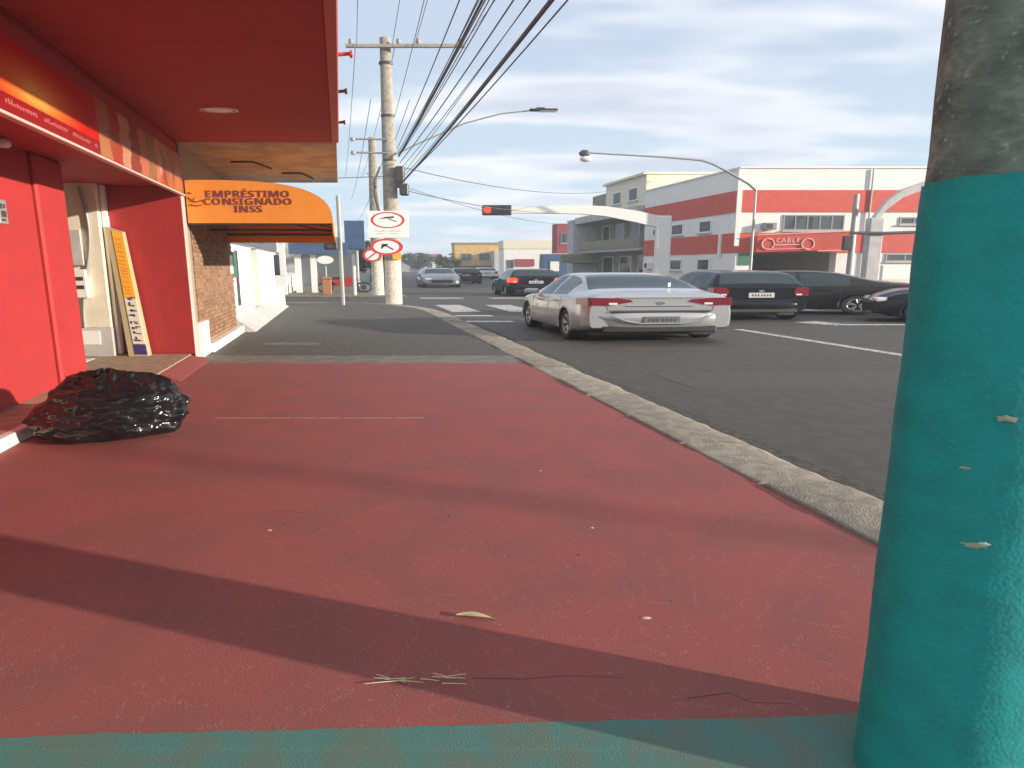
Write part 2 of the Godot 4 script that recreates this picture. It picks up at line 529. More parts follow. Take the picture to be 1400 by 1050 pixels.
# ------------------------------------------------------------------ ground
func ground() -> void:
	var b := mb()
	b.quad(Vector3(-900, -0.12, 300), Vector3(900, -0.12, 300), Vector3(900, -0.12, -1500), Vector3(-900, -0.12, -1500))
	struct("ground", b, M.far_ground)
	b = mb("street")
	b.box(-120, 160, -0.11, ROAD_Y, -40, 420)
	struct("road", b, M.asphalt)

	# footway on this side: painted floors and bare concrete, each a slab of its own
	var outer := 2.86
	b = mb("street")
	b.box(-3.6, outer, -0.08, 0.0, -8, 1.74)
	var teal := struct("teal_footway", b, M.teal_floor)
	b = mb()
	var wob := FastNoiseLite.new()
	wob.seed = 6
	wob.frequency = 1.0
	wob.fractal_octaves = 4
	var tx := -2.6
	while tx < 2.3:
		var q := []
		for x in [tx, tx + 0.02]: q.append(Vector3(x, 0.0012, -(1.827 + 0.036 * x + 0.010 * wob.get_noise_1d(x * 2.0) + 0.006 * wob.get_noise_1d(x * 14.0 + 50.0))))
		b.quad(Vector3(tx, 0.0012, -1.72), Vector3(tx + 0.02, 0.0012, -1.72), q[1], q[0])
		b.quad(Vector3(tx, -0.004, -1.66), Vector3(tx + 0.02, -0.004, -1.66), Vector3(tx + 0.02, 0.0012, -1.72), Vector3(tx, 0.0012, -1.72))
		tx += 0.02
	obj("paint_edge", b, M.teal_floor, teal)
	b = mb("street")
	b.box(-3.6, outer, -0.08, 0.0, 1.744, 6.1)
	var red := struct("red_footway", b, M.red_floor)
	b = mb("street")
	b.box(-3.6, outer, -0.08, -0.001, 6.112, 9.7)
	obj("slab", b, M.red_floor, red)
	b = mb()
	var jr := RandomNumberGenerator.new()
	jr.seed = 2
	var jx := -3.0
	while jx < -0.9:
		var e := jx + jr.randf_range(0.08, 0.3)
		var w := jr.randf_range(0.012, 0.03)
		b.hexa([Vector3(jx, -0.01, -6.08), Vector3(e, -0.01, -6.08), Vector3(e, -0.01, -6.08 - w), Vector3(jx, -0.01, -6.08 - w * 0.7), Vector3(jx, 0.003, -6.08), Vector3(e, 0.003, -6.08), Vector3(e, 0.003, -6.08 - w), Vector3(jx, 0.003, -6.08 - w * 0.7)])
		jx = e + jr.randf_range(0.0, 0.06)
	obj("joint_filler", b, M.joint_pink, red)
	b = mb("street")
	b.box(-3.6, outer, -0.08, -0.002, 9.704, 10.6)
	struct("pale_footway", b, M.pale_floor)
	b = mb("street")
	b.box(-2.6, outer, -0.08, -0.001, 10.606, 21.0)
	# rounded corner
	var cen := Vector2(-0.1, 21.0)
	var poly := []
	for i in 13:
		var a := PI / 2 * i / 12
		poly.append(Vector2(cen.x + 2.96 * cos(a), cen.y + 5.4 * sin(a)))
	poly.append(Vector2(-60, cen.y + 5.4)); poly.append(Vector2(-60, 21.0))
	for i in range(1, poly.size() - 1):
		var q := [poly[0], poly[i], poly[i + 1]]
		if q[0].distance_to(q[2]) < 0.01: continue
		b.face([P(q[0].x, -0.001, q[0].y), P(q[1].x, -0.001, q[1].y), P(q[2].x, -0.001, q[2].y)], Vector3(0, -5, -20))
	struct("grey_footway", b, M.grey_floor)
	# patches and joints on the grey footway
	b = mb("street")
	b.box(-1.6, -0.5, -0.02, 0.003, 12.1, 12.42, 0.002)
	struct("footway_patch", b, M.pale_floor)

	# kerb stones
	var kerb := Node3D.new()
	kerb.name = "kerb"
	add_child(kerb)
	kerb.position = P(3.3, ROAD_Y, 8)
	meta(kerb, "row of worn concrete kerb stones along the road", "", "", "structure")
	var z := -4.0
	var kr := RandomNumberGenerator.new()
	kr.seed = 8
	while z < 20.9:
		var L := minf(0.98 + kr.randf() * 0.08, 21.0 - z)
		b = mb("street")
		var tone := kr.randf_range(0.74, 1.08)
		b.col = Color(tone, tone * 0.99, tone * 0.97)
		kerb_stone(b, Vector2(outer + 0.005, z), Vector2(outer + 0.005, z + L - 0.045), Vector2(0.63, 0), kr.randf() * 0.022, kr)
		obj("kerb_stone", b, M.kerb_stone, kerb)
		z += L
	for i in 6:
		var a0 := PI / 2 * i / 6
		var a1 := PI / 2 * (i + 0.97) / 6
		b = mb("street")
		var q0 := Vector2(cen.x + 2.965 * cos(a0), cen.y + 5.405 * sin(a0))
		var q1 := Vector2(cen.x + 2.965 * cos(a1), cen.y + 5.405 * sin(a1))
		var am := (a0 + a1) / 2
		kerb_stone(b, q0, q1, Vector2(cos(am) * 0.6, sin(am) * 0.45), 0.01, kr)
		obj("kerb_stone", b, M.kerb_stone, kerb)
	for i in 14:
		b = mb("street")
		kerb_stone(b, Vector2(cen.x - i * 2.0, cen.y + 5.405), Vector2(cen.x - i * 2.0 - 1.97, cen.y + 5.405), Vector2(0, 0.35), 0.01, kr)
		obj("kerb_stone", b, M.kerb_stone, kerb)

	for q in [[Vector3(-0.15, 0, -2.06), Vector3(0.05, 0, -2.055), Vector3(0.2, 0, -2.075), Vector3(0.42, 0, -2.06)], [Vector3(0.62, 0, -1.95), Vector3(0.78, 0, -1.98), Vector3(0.84, 0, -1.93), Vector3(1.0, 0, -1.92)], [Vector3(-1.75, 0, -3.6), Vector3(-1.45, 0, -3.66), Vector3(-1.2, 0, -3.62)], [Vector3(0.7, 0, -4.4), Vector3(1.0, 0, -4.5), Vector3(1.1, 0, -4.46)]]:
		b = mb()
		b.tube(q, 0.0018, 0.0008, 5)
		obj("crack", b, M.mortar_dark, red)
	# footway beyond the side street, and those across the road
	b = mb("street")
	b.box(-40, 3.4, -0.09, 0.03, 32.5, 300, 0.03)
	struct("far_footway", b, M.pale_floor)
	b = mb("street")
	b.box(23.4, 140, -0.09, 0.04, 40.5, 300, 0.03)
	struct("opposite_footway", b, M.pale_floor)
	b = mb("street")
	b.box(23.4, 140, -0.09, 0.04, -40, 25, 0.03)
	struct("opposite_footway", b, M.pale_floor)

	for q in [[outer + 0.69, outer + 0.92, -4.0, 20.8, "gutter_dirt", "gutter"], [4.6, 9.6, 8.0, 9.3, "asphalt_patch", "old_patch"], [5.4, 16.0, 11.9, 12.25, "asphalt_patch", "old_patch"], [10.8, 14.0, 5.2, 7.4, "asphalt_patch", "old_patch"]]:
		b = mb("street")
		b.box(q[0], q[1], ROAD_Y - 0.01, ROAD_Y + 0.003, q[2], q[3])
		struct(q[4], b, M[q[5]])
	# road markings
	var py := ROAD_Y + 0.007
	for s in [[10.0, 10.24, 4.0, 15.9], [10.0, 10.24, 20.0, 23.0], [10.0, 10.24, 34.0, 38.0], [17.6, 17.85, 6.0, 15.0]]:
		b = mb("street")
		b.box(s[0], s[1], ROAD_Y - 0.01, py, s[2], s[3])
		struct("lane_line", b, M.road_paint)
	b = mb("street")   # arrow head with its shaft turned left
	b.box(13.5, 15.6, ROAD_Y - 0.01, py, 17.1, 17.35)
	b.hexa([P(13.5, ROAD_Y - .01, 17.0), P(13.0, ROAD_Y - .01, 17.9), P(13.9, ROAD_Y - .01, 18.3), P(14.0, ROAD_Y - .01, 17.4), P(13.5, py, 17.0), P(13.0, py, 17.9), P(13.9, py, 18.3), P(14.0, py, 17.4)])
	struct("arrow_marking", b, M.road_paint)
	for i in 9:
		var o0 := 3.9 + i * 2.1
		b = mb("street")
		b.box(o0, o0 + 1.05, ROAD_Y - 0.01, py, 22.2, 26.2)
		struct("crossing_bar", b, M.road_paint)
	for q in [[3.6, 5.0, 18.0, 18.45], [3.7, 4.9, 20.2, 20.6], [4.0, 6.2, 31.6, 32.4], [7.6, 9.4, 31.6, 32.4]]:
		b = mb("street")
		b.box(q[0], q[1], ROAD_Y - 0.01, py, q[2], q[3])
		struct("stop_bar", b, M.road_paint)

func kerb_stone(b: MB, a: Vector2, d: Vector2, out: Vector2, top: float, r: RandomNumberGenerator) -> void:
	# worn stone: its top edge wavers and its road-side edge is rounded
	var n := 7
	var rows := []
	for i in n + 1:
		var t := float(i) / n
		var q := a.lerp(d, t)
		var jit := (r.randf() - 0.5) * 0.05
		var h := top + (r.randf() - 0.5) * 0.012
		var row := []
		for s in [[0.0, -0.08], [0.0, h - 0.012], [0.05, h], [0.55, h + 0.004], [0.86 + jit, h - 0.008], [0.97 + jit, h - 0.03], [1.04 + jit * 0.6, -0.09]]:
			var p = q + out * s[0]
			row.append(P(p.x, s[1], p.y))
		rows.append(row)
	var mid := (a + d) / 2 + out * 0.5
	var mp := P(mid.x, -0.09, mid.y)
	b.grid(rows, func(_p, _i, _j): return mp)
	b.face(rows[0].duplicate(), mp)
	b.face(rows[n].duplicate(), mp)

# ------------------------------------------------------------------ shops on this side
func street_box(called: String, parent: Node, mat: Material, o0: float, o1: float, y0: float, y1: float, z0: float, z1: float, bevel := 0.0) -> MeshInstance3D:
	var b := mb("street")
	b.box(o0, o1, y0, y1, z0, z1, bevel)
	var o := obj(called, b, mat, parent)
	return o

func fascia_print() -> StandardMaterial3D:
	# flat print of the shop's sign: red ground with an orange glow in the design, a script line and pictures at the far end
	var w := 1024
	var h := 128
	var im := Image.create(w, h, false, Image.FORMAT_RGB8)
	var f := FastNoiseLite.new()
	f.seed = 3
	f.frequency = 0.02
	for j in h:
		for i in w:
			var u := float(i) / w
			var v := float(j) / h
			var c := Color(0.72, 0.06, 0.04)
			if v > 0.76: c = Color(0.50, 0.05, 0.07)
			else:
				var d := Vector2((u - 0.455) * 9.0, (v - 0.56) * 2.0).length()
				c = c.lerp(Color(0.95, 0.62, 0.22), clampf(1.05 - d, 0, 1))
				c = c.lerp(Color(0.90, 0.72, 0.45), clampf(0.5 - d, 0, 1) * (0.6 + f.get_noise_2d(i * 2, j * 2)))
				d = Vector2((u - 0.12) * 6.0, (v - 0.5) * 2.0).length()
				c = c.lerp(Color(0.95, 0.55, 0.16), clampf(1.0 - d, 0, 1))
			if u > 0.605:
				var q := f.get_noise_2d(i * 1.4, j * 0.35)
				var k := maxi(0, int(floor((u - 0.605 + 0.012 * f.get_noise_2d(i * 0.8 + 300, j * 1.4)) * 26.0)))
				var tones := [Color(0.60, 0.42, 0.26), Color(0.66, 0.10, 0.08), Color(0.68, 0.48, 0.38), Color(0.46, 0.22, 0.16), Color(0.68, 0.34, 0.28), Color(0.48, 0.34, 0.22), Color(0.70, 0.56, 0.44), Color(0.50, 0.16, 0.12), Color(0.66, 0.40, 0.26)]
				c = tones[k % 9].lerp(tones[(k + 4) % 9], clampf(q + 0.3, 0, 1))
			im.set_pixel(i, j, c.lightened(clampf(f.get_noise_2d(i * 4 + 900, j * 4) * 0.08, 0, 1)))
	# the script line, unreadable at this distance: a run of small white strokes
	var r := RandomNumberGenerator.new()
	r.seed = 12
	var x := 8
	while x < 610:
		var word := r.randi_range(24, 70)
		var e := mini(x + word, 610)
		while x < e:
			var hh := r.randi_range(4, 10)
			im.fill_rect(Rect2i(x, 115 - hh, 2, hh), Color(0.74, 0.42, 0.42))
			im.fill_rect(Rect2i(x, 113 - r.randi_range(0, 5), 4, 2), Color(0.72, 0.40, 0.40))
			x += 5
		x += 12
	var m := plain("fascia_print", Color(1, 1, 1), 0.35)
	m.albedo_texture = ImageTexture.create_from_image(im)
	return m

func corner_buildings_left() -> void:
	# ---- the red shop with its canopy
	var t := thing("red_shop", "red shop with deep canopy, printed sign band and recessed doorway beside the red pavement", "shop", P(-3.0, 0, 5))
	street_box("wall", t, M.shop_red, -3.75, -3.42, 0.10, 2.76, 1.84, 7.25)
	street_box("pilaster", t, M.shop_red, -3.80, -3.36, 0.10, 2.76, 7.26, 8.0, 0.03)
	street_box("lintel", t, M.shop_red, -9.0, -2.50, 2.76, 3.40, 1.84, 10.34)
	street_box("upper_wall", t, M.shop_red, -9.0, -2.46, 3.402, 7.4, 1.84, 10.34)
	street_box("side_wall", t, M.shop_red, -3.62, -2.47, 0.09, 2.757, 10.16, 10.34)
	street_box("sunlit_corner", t, M.pale_pink, -2.468, -2.445, 0.0, 2.60, 10.16, 10.35, 0.006)  # pale colour stands in for sun glare on the red pillar face
	street_box("meter_wall", t, M.cream_wall, -6.5, -3.70, 0.55, 2.757, 9.88, 10.34)
	street_box("meter_wall_base", t, M.grey_wall, -6.5, -3.69, 0.09, 0.546, 9.86, 10.34)
	street_box("back_wall", t, M.cream_wall, -6.7, -6.504, 0.09, 2.757, 7.0, 10.34)
	street_box("inner_wall", t, M.cream_wall, -6.5, -3.76, 0.09, 2.757, 7.0, 7.2)
	street_box("threshold", t, M.step_tan, -6.5, -2.52, -0.05, 0.088, 7.28, 10.155, 0.012)
	street_box("doorstep", t, M.step_tan, -3.75, -2.96, -0.05, 0.097, 1.84, 7.2, 0.012)
	street_box("step_edge", t, M.white_paint, -2.957, -2.86, -0.05, 0.10, 1.84, 5.75, 0.012)
	street_box("floor_patch", t, M.white_wall, -5.2, -3.9, 0.0881, 0.093, 8.6, 9.6)
	# red ramp in front of the threshold
	var b := mb("street")
	b.hexa([P(-2.515, -0.03, 8.1), P(-2.20, -0.03, 8.1), P(-2.20, -0.03, 10.1), P(-2.515, -0.03, 10.1), P(-2.515, 0.075, 8.3), P(-2.20, 0.004, 8.1), P(-2.20, 0.004, 10.1), P(-2.515, 0.075, 10.1)])
	obj("ramp", b, M.red_floor, t)
	# canopy: three soffit boards, edge, fascia
	var cano := [[1.84, 5.78], [5.788, 10.20]]
	for q in cano:
		street_box("soffit_board", t, M.shop_red, -2.44, -0.03, 3.41, 3.44, q[0], q[1], 0.004)
	street_box("canopy_slab", t, M.shop_red, -2.44, 0.01, 3.442, 4.35, 1.84, 10.20)
	street_box("sunlit_canopy_edge", t, M.pink_edge, -0.026, 0.08, 3.395, 3.46, 1.84, 10.21, 0.012)  # lighter red puts sunlight along the fascia edge into the colour
	street_box("canopy_fascia", t, M.shop_red, 0.013, 0.065, 3.464, 4.40, 1.84, 10.21)
	for q in [[0.21, 6.6, 3.55], [0.17, 7.8, 3.52], [0.16, 9.3, 3.50]]:
		b = mb("street")
		b.tube([Vector3(0.065, q[2], q[1]), Vector3(q[0], q[2] + 0.01, q[1])], 0.018, -1, 8)
		var br := obj("bracket", b, M.pink_edge if q[1] < 7 else M.dark_metal, t)
		b = mb("street")
		b.box(q[0] - 0.01, q[0] + 0.02, q[2] - 0.02, q[2] + 0.03, q[1] - 0.04, q[1] + 0.04, 0.006)
		obj("bracket_lamp", b, M.pink_edge if q[1] < 7 else M.dark_metal, br)
	# downlight in the soffit
	b = mb()
	b.lathe(P(-1.40, 3.396, 8.18), [[0.13, 0.013], [0.135, 0.004], [0.12, 0.0], [0.10, 0.003]], 28, BROAD)
	var dl := obj("downlight", b, M.white_paint, t)
	b = mb()
	b.lathe(P(-1.40, 3.392, 8.18), [[0.001, 0.0], [0.05, 0.002], [0.09, 0.009]], 24, BROAD)
	obj("lamp_lens", b, M.lamp_glass, dl)
	# printed band
	b = mb("street")
	b.quad(P(-2.44, 2.65, 1.5), P(-2.44, 2.65, 10.30), P(-2.44, 3.22, 10.30), P(-2.44, 3.22, 1.5))
	var band := street_box("sign_band", t, M.shop_red, -2.498, -2.445, 2.64, 3.25, 1.84, 10.32)
	obj("sign_print", b, fascia_print(), band)
	street_box("sign_rail", t, M.pale_pink, -2.50, -2.42, 2.612, 2.638, 1.84, 10.34, 0.006)
	# meters, conduit and notices on the meter wall
	street_box("meter_panel", t, M.grey_wall, -4.60, -3.98, 1.52, 2.06, 9.81, 9.878, 0.006)
	street_box("meter_window", t, M.dark_metal, -4.29, -4.15, 1.86, 1.99, 9.79, 9.807, 0.004)
	var mbx := street_box("meter_box", t, M.white_paint, -4.58, -3.96, 1.02, 1.46, 9.78, 9.878, 0.012)
	for y in [1.16, 1.29]: street_box("slot", mbx, M.dark_metal, -4.40, -4.00, y, y + 0.055, 9.77, 9.778)
	b = mb("street")
	var cp := []
	for i in 15:
		var k := i / 14.0
		cp.append(Vector3(-3.93 + 0.10 * sin(k * 5.2) * (1.0 - 0.2 * k) - 0.10 * k * k, 2.7 - k * 2.15, 9.855))
	b.tube(cp, 0.022, -1, 8)
	obj("conduit", b, M.grey_metal, t)
	street_box("notice", t, M.sign_white, -4.16, -3.88, 0.28, 0.50, 9.845, 9.858)
	street_box("number_plate", t, M.grey_metal, -3.419, -3.405, 1.93, 2.17, 6.46, 6.62, 0.004)
	b = mb("street")
	for q in [[2.08, 2.13, 6.49, 6.53], [2.0, 2.06, 6.50, 6.59], [1.96, 1.98, 6.49, 6.57], [2.09, 2.13, 6.55, 6.585]]: b.box(-3.404, -3.400, q[0], q[1], q[2], q[3])
	obj("plate_print", b, M.dark_metal, t.get_node("number_plate"))
	b = mb()
	b.lathe(P(-3.30, 2.66, 6.5), [[0.03, 0.0], [0.05, 0.02], [0.05, 0.06], [0.02, 0.09]], 14, BROAD)
	obj("sensor_lamp", b, M.white_paint, t)
	# door frame post
	street_box("frame_post", t, M.white_paint, -3.688, -3.63, 0.10, 2.75, 10.02, 10.155, 0.006)

	# ---- its neighbour beside the camera, painted like the pole and the floor strip
	t = thing("teal_shop", "teal painted shop front beside the teal floor strip", "shop", P(-3.0, 0, -3))
	street_box("wall", t, M.teal_paint, -6.0, -2.6, 0.0, 1.4, -8, 1.80)
	street_box("upper_wall", t, M.teal_paint, -6.0, -2.6, 1.404, 4.2, -8, 1.80)
	street_box("shutter", t, M.grey_metal, -2.598, -2.55, 0.05, 2.3, -5, -1.5)

	# ---- tall printed board leaning in the doorway
	var lean := thing("leaning_board", "tall yellow and purple printed display board leaning in the red doorway", "display board", P(-3.45, 0.09, 9.95))
	b = mb("street")
	b.hexa([P(-3.46, 0.09, 9.86), P(-3.15, 0.09, 9.86), P(-3.15, 0.09, 10.06), P(-3.46, 0.09, 10.06), P(-3.64, 2.12, 9.98), P(-3.38, 2.04, 9.98), P(-3.38, 2.04, 10.12), P(-3.64, 2.12, 10.12)])
	obj("board", b, M.tan_card, lean)
	var side := func(k: float, s: float) -> Vector3:   # k up the board, s across its front
		var lo := P(-3.46, 0.09, 9.852).lerp(P(-3.15, 0.09, 9.852), s)
		var hi := P(-3.64, 2.12, 9.972).lerp(P(-3.38, 2.04, 9.972), s)
		return lo.lerp(hi, k)
	for q in [["yellow_panel", 0.47, 0.985, 0.36, 0.99, "yellow_print"], ["pale_panel", 0.10, 0.465, 0.36, 0.99, "cream_wall"], ["purple_panel", 0.015, 0.096, 0.36, 0.99, "purple_print"]]:
		b = mb()
		var back := Vector3(0, 0, -0.01)
		b.hexa([side.call(q[1], q[3]) + back, side.call(q[1], q[4]) + back, side.call(q[2], q[4]) + back, side.call(q[2], q[3]) + back, side.call(q[1], q[3]), side.call(q[1], q[4]), side.call(q[2], q[4]), side.call(q[2], q[3])])
		obj(q[0], b, M[q[5]], lean)
	# lettering read up the board: bold purple strokes below, thin red-brown ones above
	var lr := RandomNumberGenerator.new()
	lr.seed = 31
	b = mb()
	var k := 0.12
	while k < 0.455:
		var f := Vector3(0, 0, 0.004)
		for n in 3:
			var a0 := lr.randf_range(0.40, 0.72)
			var a1 := minf(a0 + lr.randf_range(0.12, 0.4), 0.94)
			var k0 := k + lr.randf_range(0.0, 0.022)
			var k1 := k0 + (0.008 if n < 2 else 0.02)
			if n == 2: a1 = a0 + 0.1
			b.quad(side.call(k0, a0) + f, side.call(k0, a1) + f, side.call(k1, a1) + f, side.call(k1, a0) + f)
		k += 0.047
	obj("lower_lettering", b, M.purple_print, lean).set_meta("kind", "stuff")
	b = mb()
	k = 0.5
	while k < 0.93:
		var f := Vector3(0, 0, 0.004)
		var a0 := 0.42 + lr.randf() * 0.1
		b.quad(side.call(k, a0) + f, side.call(k, 0.86) + f, side.call(k + 0.009, 0.86) + f, side.call(k + 0.009, a0) + f)
		k += 0.02 + lr.randf() * 0.018
	obj("upper_lettering", b, M.orange_board, lean).set_meta("kind", "stuff")

	# ---- brick shop with the orange awning
	t = thing("brick_shop", "brick fronted shop with stained beige soffit between red shop and white shop", "shop", P(-3.0, 0, 12))
	street_box("backing_wall", t, M.mortar, -3.0, -2.47, 0.0, 3.40, 10.36, 14.45)
	street_box("soffit", t, M.beige_plaster, -2.46, 0.05, 3.40, 3.52, 10.225, 14.9, 0.01)
	street_box("upper_wall", t, M.beige_plaster, -9.0, -2.46, 3.402, 7.0, 10.36, 14.9)
	street_box("parapet", t, M.beige_plaster, -2.455, 0.01, 3.524, 4.3, 10.225, 14.9)
	b = mb("street")
	var br := RandomNumberGenerator.new()
	br.seed = 77
	for row in 31:
		var y0 := 0.17 + row * 0.075
		var z0 := 10.62 - (0.11 if row % 2 == 1 else 0.0)
		while z0 < 14.3:
			var za := maxf(z0, 10.62)
			var zb := minf(z0 + 0.205, 14.4)
			var s := br.randf_range(0.75, 1.2)
			b.col = Color(0.31 * s, 0.175 * s * br.randf_range(0.9, 1.1), 0.10 * s)
			if zb - za > 0.03: b.box(-2.468, -2.447 + br.randf() * 0.006, y0, y0 + 0.062, za, zb)
			z0 += 0.22
	var bk := obj("bricks", b, M.brick, t)
	bk.set_meta("kind", "stuff")
	street_box("white_corner", t, M.white_wall, -2.469, -2.36, 0.0, 0.58, 10.37, 10.95, 0.01)
	street_box("plinth", t, M.white_wall, -2.469, -2.30, 0.0, 0.16, 10.96, 14.45, 0.012)
	for q in [[-1.9, -1.25, 12.2], [-1.1, -0.5, 13.6]]:
		b = mb("street")
		b.tube([Vector3(q[0], 3.385, q[2] - 0.3), Vector3(q[0] + 0.4, 3.385, q[2] - 0.3), Vector3(q[1], 3.385, q[2] + 0.5)], 0.02, -1, 8)
		obj("conduit", b, M.dark_metal, t)
	street_box("shop_notice", t, M.sign_white, -2.445, -2.43, 1.35, 1.75, 14.0, 14.35)

	t = thing("orange_awning", "orange quarter barrel awning with brown lettering on its end", "awning", P(-2.4, 2.2, 11))
	var prof := []
	for i in 25:
		var a := PI / 2 * i / 24
		prof.append(Vector2(-2.44 + 2.36 * pow(sin(a), 0.62), 2.20 + 0.68 * pow(cos(a), 0.72)))
	var rows := []
	for zz in 9:
		var row := []
		for q in prof: row.append(P(q.x, q.y - 0.012 * sin(zz * PI / 4) * sin(zz * PI / 4), 10.44 + zz * 0.45))
		rows.append(row)
	b = mb()
	b.grid(rows, func(p, _i, _j): return Vector3(p.x * 0 - 4.0 - SLANT * 11, 1.6, p.z))
	obj("cover", b, M.awning_cloth, t)
	for zz in [10.44, 14.04]:
		b = mb("street")
		var end := []
		for q in prof: end.append([q.x, q.y - 0.004])
		end.append([-2.44, 2.20])
		b.prism(end, zz - 0.004, zz + 0.004)
		obj("end_panel", b, M.awning_cloth, t)
	b = mb("street")
	b.box(-0.09, -0.07, 2.02, 2.21, 10.44, 14.04)
	obj("valance", b, M.awning_cloth, t)
	b = mb("street")
	b.box(-2.44, -0.095, 2.02, 2.19, 14.0, 14.03)
	obj("far_valance", b, M.awning_cloth, t)
	for zz in [10.47, 12.2, 13.95]:
		b = mb("street")
		b.tube([Vector3(-2.44, 2.19, zz), Vector3(-0.1, 2.19, zz)], 0.02, -1, 8)
		b.tube([Vector3(-2.44, 2.7, zz + 0.02), Vector3(-1.2, 2.46, zz + 0.02), Vector3(-0.12, 2.24, zz + 0.02)], 0.014, -1, 6)
		obj("frame_bar", b, M.dark_metal, t)
	var txt := ["EMPRÉSTIMO", "CONSIGNADO", "INSS"]
	for i in 3:
		letters(txt[i], 0.145, P(-1.44, 2.655 - i * 0.118, 10.432), M.letter_brown, t, 1.5)
	b = mb("street")   # small drawn emblem on the inner end of the panel
	for q in [[Vector3(-2.40, 2.60, 10.43), Vector3(-2.34, 2.55, 10.43), Vector3(-2.29, 2.60, 10.43)], [Vector3(-2.36, 2.55, 10.43), Vector3(-2.28, 2.53, 10.43), Vector3(-2.18, 2.56, 10.43), Vector3(-2.14, 2.53, 10.43)], [Vector3(-2.38, 2.49, 10.43), Vector3(-2.26, 2.47, 10.43), Vector3(-2.18, 2.49, 10.43)], [Vector3(-2.39, 2.68, 10.43), Vector3(-2.34, 2.66, 10.43)]]:
		b = mb("street")
		b.tube(q, 0.012, 0.007, 6)
		obj("emblem_stroke", b, M.letter_brown, t)

	# ---- white shop with door and ramp
	t = thing("white_shop", "white fronted shop with narrow brown door beyond the brick wall", "shop", P(-3.2, 0, 19))
	street_box("wall", t, M.white_wall, -6.5, -2.55, 0.0, 2.06, 14.46, 18.3)
	street_box("wall", t, M.white_wall, -6.5, -2.55, 0.0, 2.06, 19.6, 24.4)
	street_box("wall", t, M.white_wall, -6.5, -2.9, 0.0, 2.06, 18.3, 19.6)
	street_box("door", t, M.tan_card, -2.895, -2.80, 0.36, 1.90, 18.45, 19.45, 0.01)
	street_box("door_glass", t, M.window_glass, -2.799, -2.79, 0.9, 1.8, 18.6, 19.3)
	street_box("fascia", t, M.slate_board, -2.53, -2.40, 2.065, 2.9, 14.46, 24.4)
	street_box("fascia_panel", t, M.blue_board, -2.398, -2.38, 2.2, 2.8, 16.5, 20.0)
	street_box("fascia_post", t, M.white_paint, -2.55, -2.37, 2.06, 3.4, 24.41, 24.75, 0.01)
	street_box("upper_wall", t, M.grey_wall, -6.5, -2.7, 2.9, 4.6, 14.95, 24.4)
	street_box("banner", t, M.green_board, -2.548, -2.50, 1.25, 1.85, 14.75, 15.3)
	street_box("window", t, M.window_glass, -2.548, -2.535, 0.55, 1.9, 15.35, 15.75)
	b = mb("street")
	b.hexa([P(-2.545, -0.02, 14.5), P(-2.05, -0.02, 14.5), P(-2.05, -0.02, 24.0), P(-2.545, -0.02, 24.0), P(-2.545, 0.32, 14.6), P(-2.05, 0.01, 14.5), P(-2.05, 0.01, 24.0), P(-2.545, 0.32, 23.9)])
	obj("ramp", b, M.grey_wall, t)
	street_box("end_pier", t, M.white_paint, -2.6, -2.2, 0.0, 0.75, 24.02, 24.4, 0.012)

	# ---- beyond the side street
	t = thing("corner_shop", "white corner shop with tall windows across the side street", "shop", P(-4.0, 0.03, 34))
	street_box("wall", t, M.white_wall, -16, -2.9, 0.03, 1.05, 33.5, 48)
	street_box("wall", t, M.white_wall, -16, -4.3, 1.05, 3.6, 33.5, 48)
	for q in [[-4.3, -3.95], [-3.2, -2.9]]: street_box("column", t, M.white_paint, q[0], q[1], 1.05, 3.6, 33.48, 33.9, 0.01)
	street_box("window", t, M.window_glass, -3.95, -3.2, 1.05, 2.1, 33.7, 33.74)
	street_box("upper_window", t, M.window_glass, -3.95, -3.2, 2.35, 3.3, 33.7, 33.74)
	for q in [[2.1, 2.35], [3.3, 3.6]]: street_box("crossbar", t, M.white_paint, -3.95, -3.2, q[0], q[1], 33.55, 33.9, 0.01)
	street_box("fascia", t, M.blue_board, -2.88, 0.5, 2.2, 2.75, 36.0, 36.3, 0.01)
	street_box("fascia_roof", t, M.slate_board, -2.88, 0.45, 2.755, 2.85, 36.0, 48)
	street_box("orange_sign", t, M.orange_board, -2.4, -0.35, 2.86, 3.4, 35.9, 36.1, 0.01)
	for o in [-2.6, -1.7]: street_box("shop_pillar", t, M.white_paint, o, o + 0.35, 0.03, 2.2, 36.4, 36.8)
	street_box("back_wall", t, M.slate_board, -2.88, 1.2, 0.03, 2.754, 47.5, 48)
	t = thing("round_sign", "white oval shop sign on thin post under the blue fascia", "sign", P(-0.8, 0.03, 35))
	b = mb()
	b.lathe(P(-0.8, 0.03, 35), [[0.05, 0.0], [0.05, 1.5]], 8)
	obj("post", b, M.grey_metal, t)
	b = mb("street")
	var ov := []
	for i in 24: ov.append([-0.8 + 0.46 * cos(TAU * i / 24), 1.87 + 0.22 * sin(TAU * i / 24)])
	b.prism(ov, 34.9, 34.96)
	obj("plate", b, M.sign_white, t)
	motorcycle(P(0.15, 0.03, 36.5))
	t = thing("orange_bin", "orange brown bin beside the red motorcycle", "bin", P(-0.75, 0.03, 33.6))
	street_box("bin_body", t, M.bin_orange, -1.0, -0.5, 0.03, 0.85, 33.3, 33.8, 0.03)
	street_box("lid", t, M.bin_orange, -1.04, -0.46, 0.855, 0.95, 33.26, 33.84, 0.03)
	t = thing("distant_shops", "low grey shops past the blue fascia on the near side", "shops", P(-4.0, 0.03, 70))
	street_box("wall", t, M.grey_wall, -20, -2.7, 0.03, 4.4, 52, 150)
	street_box("sign", t, M.blue_board, -2.69, -2.2, 2.4, 3.8, 52, 66)
	for i in 8: street_box("shutter", t, M.grey_metal, -2.695, -2.6, 0.05, 2.3, 54 + i * 9, 59 + i * 9)

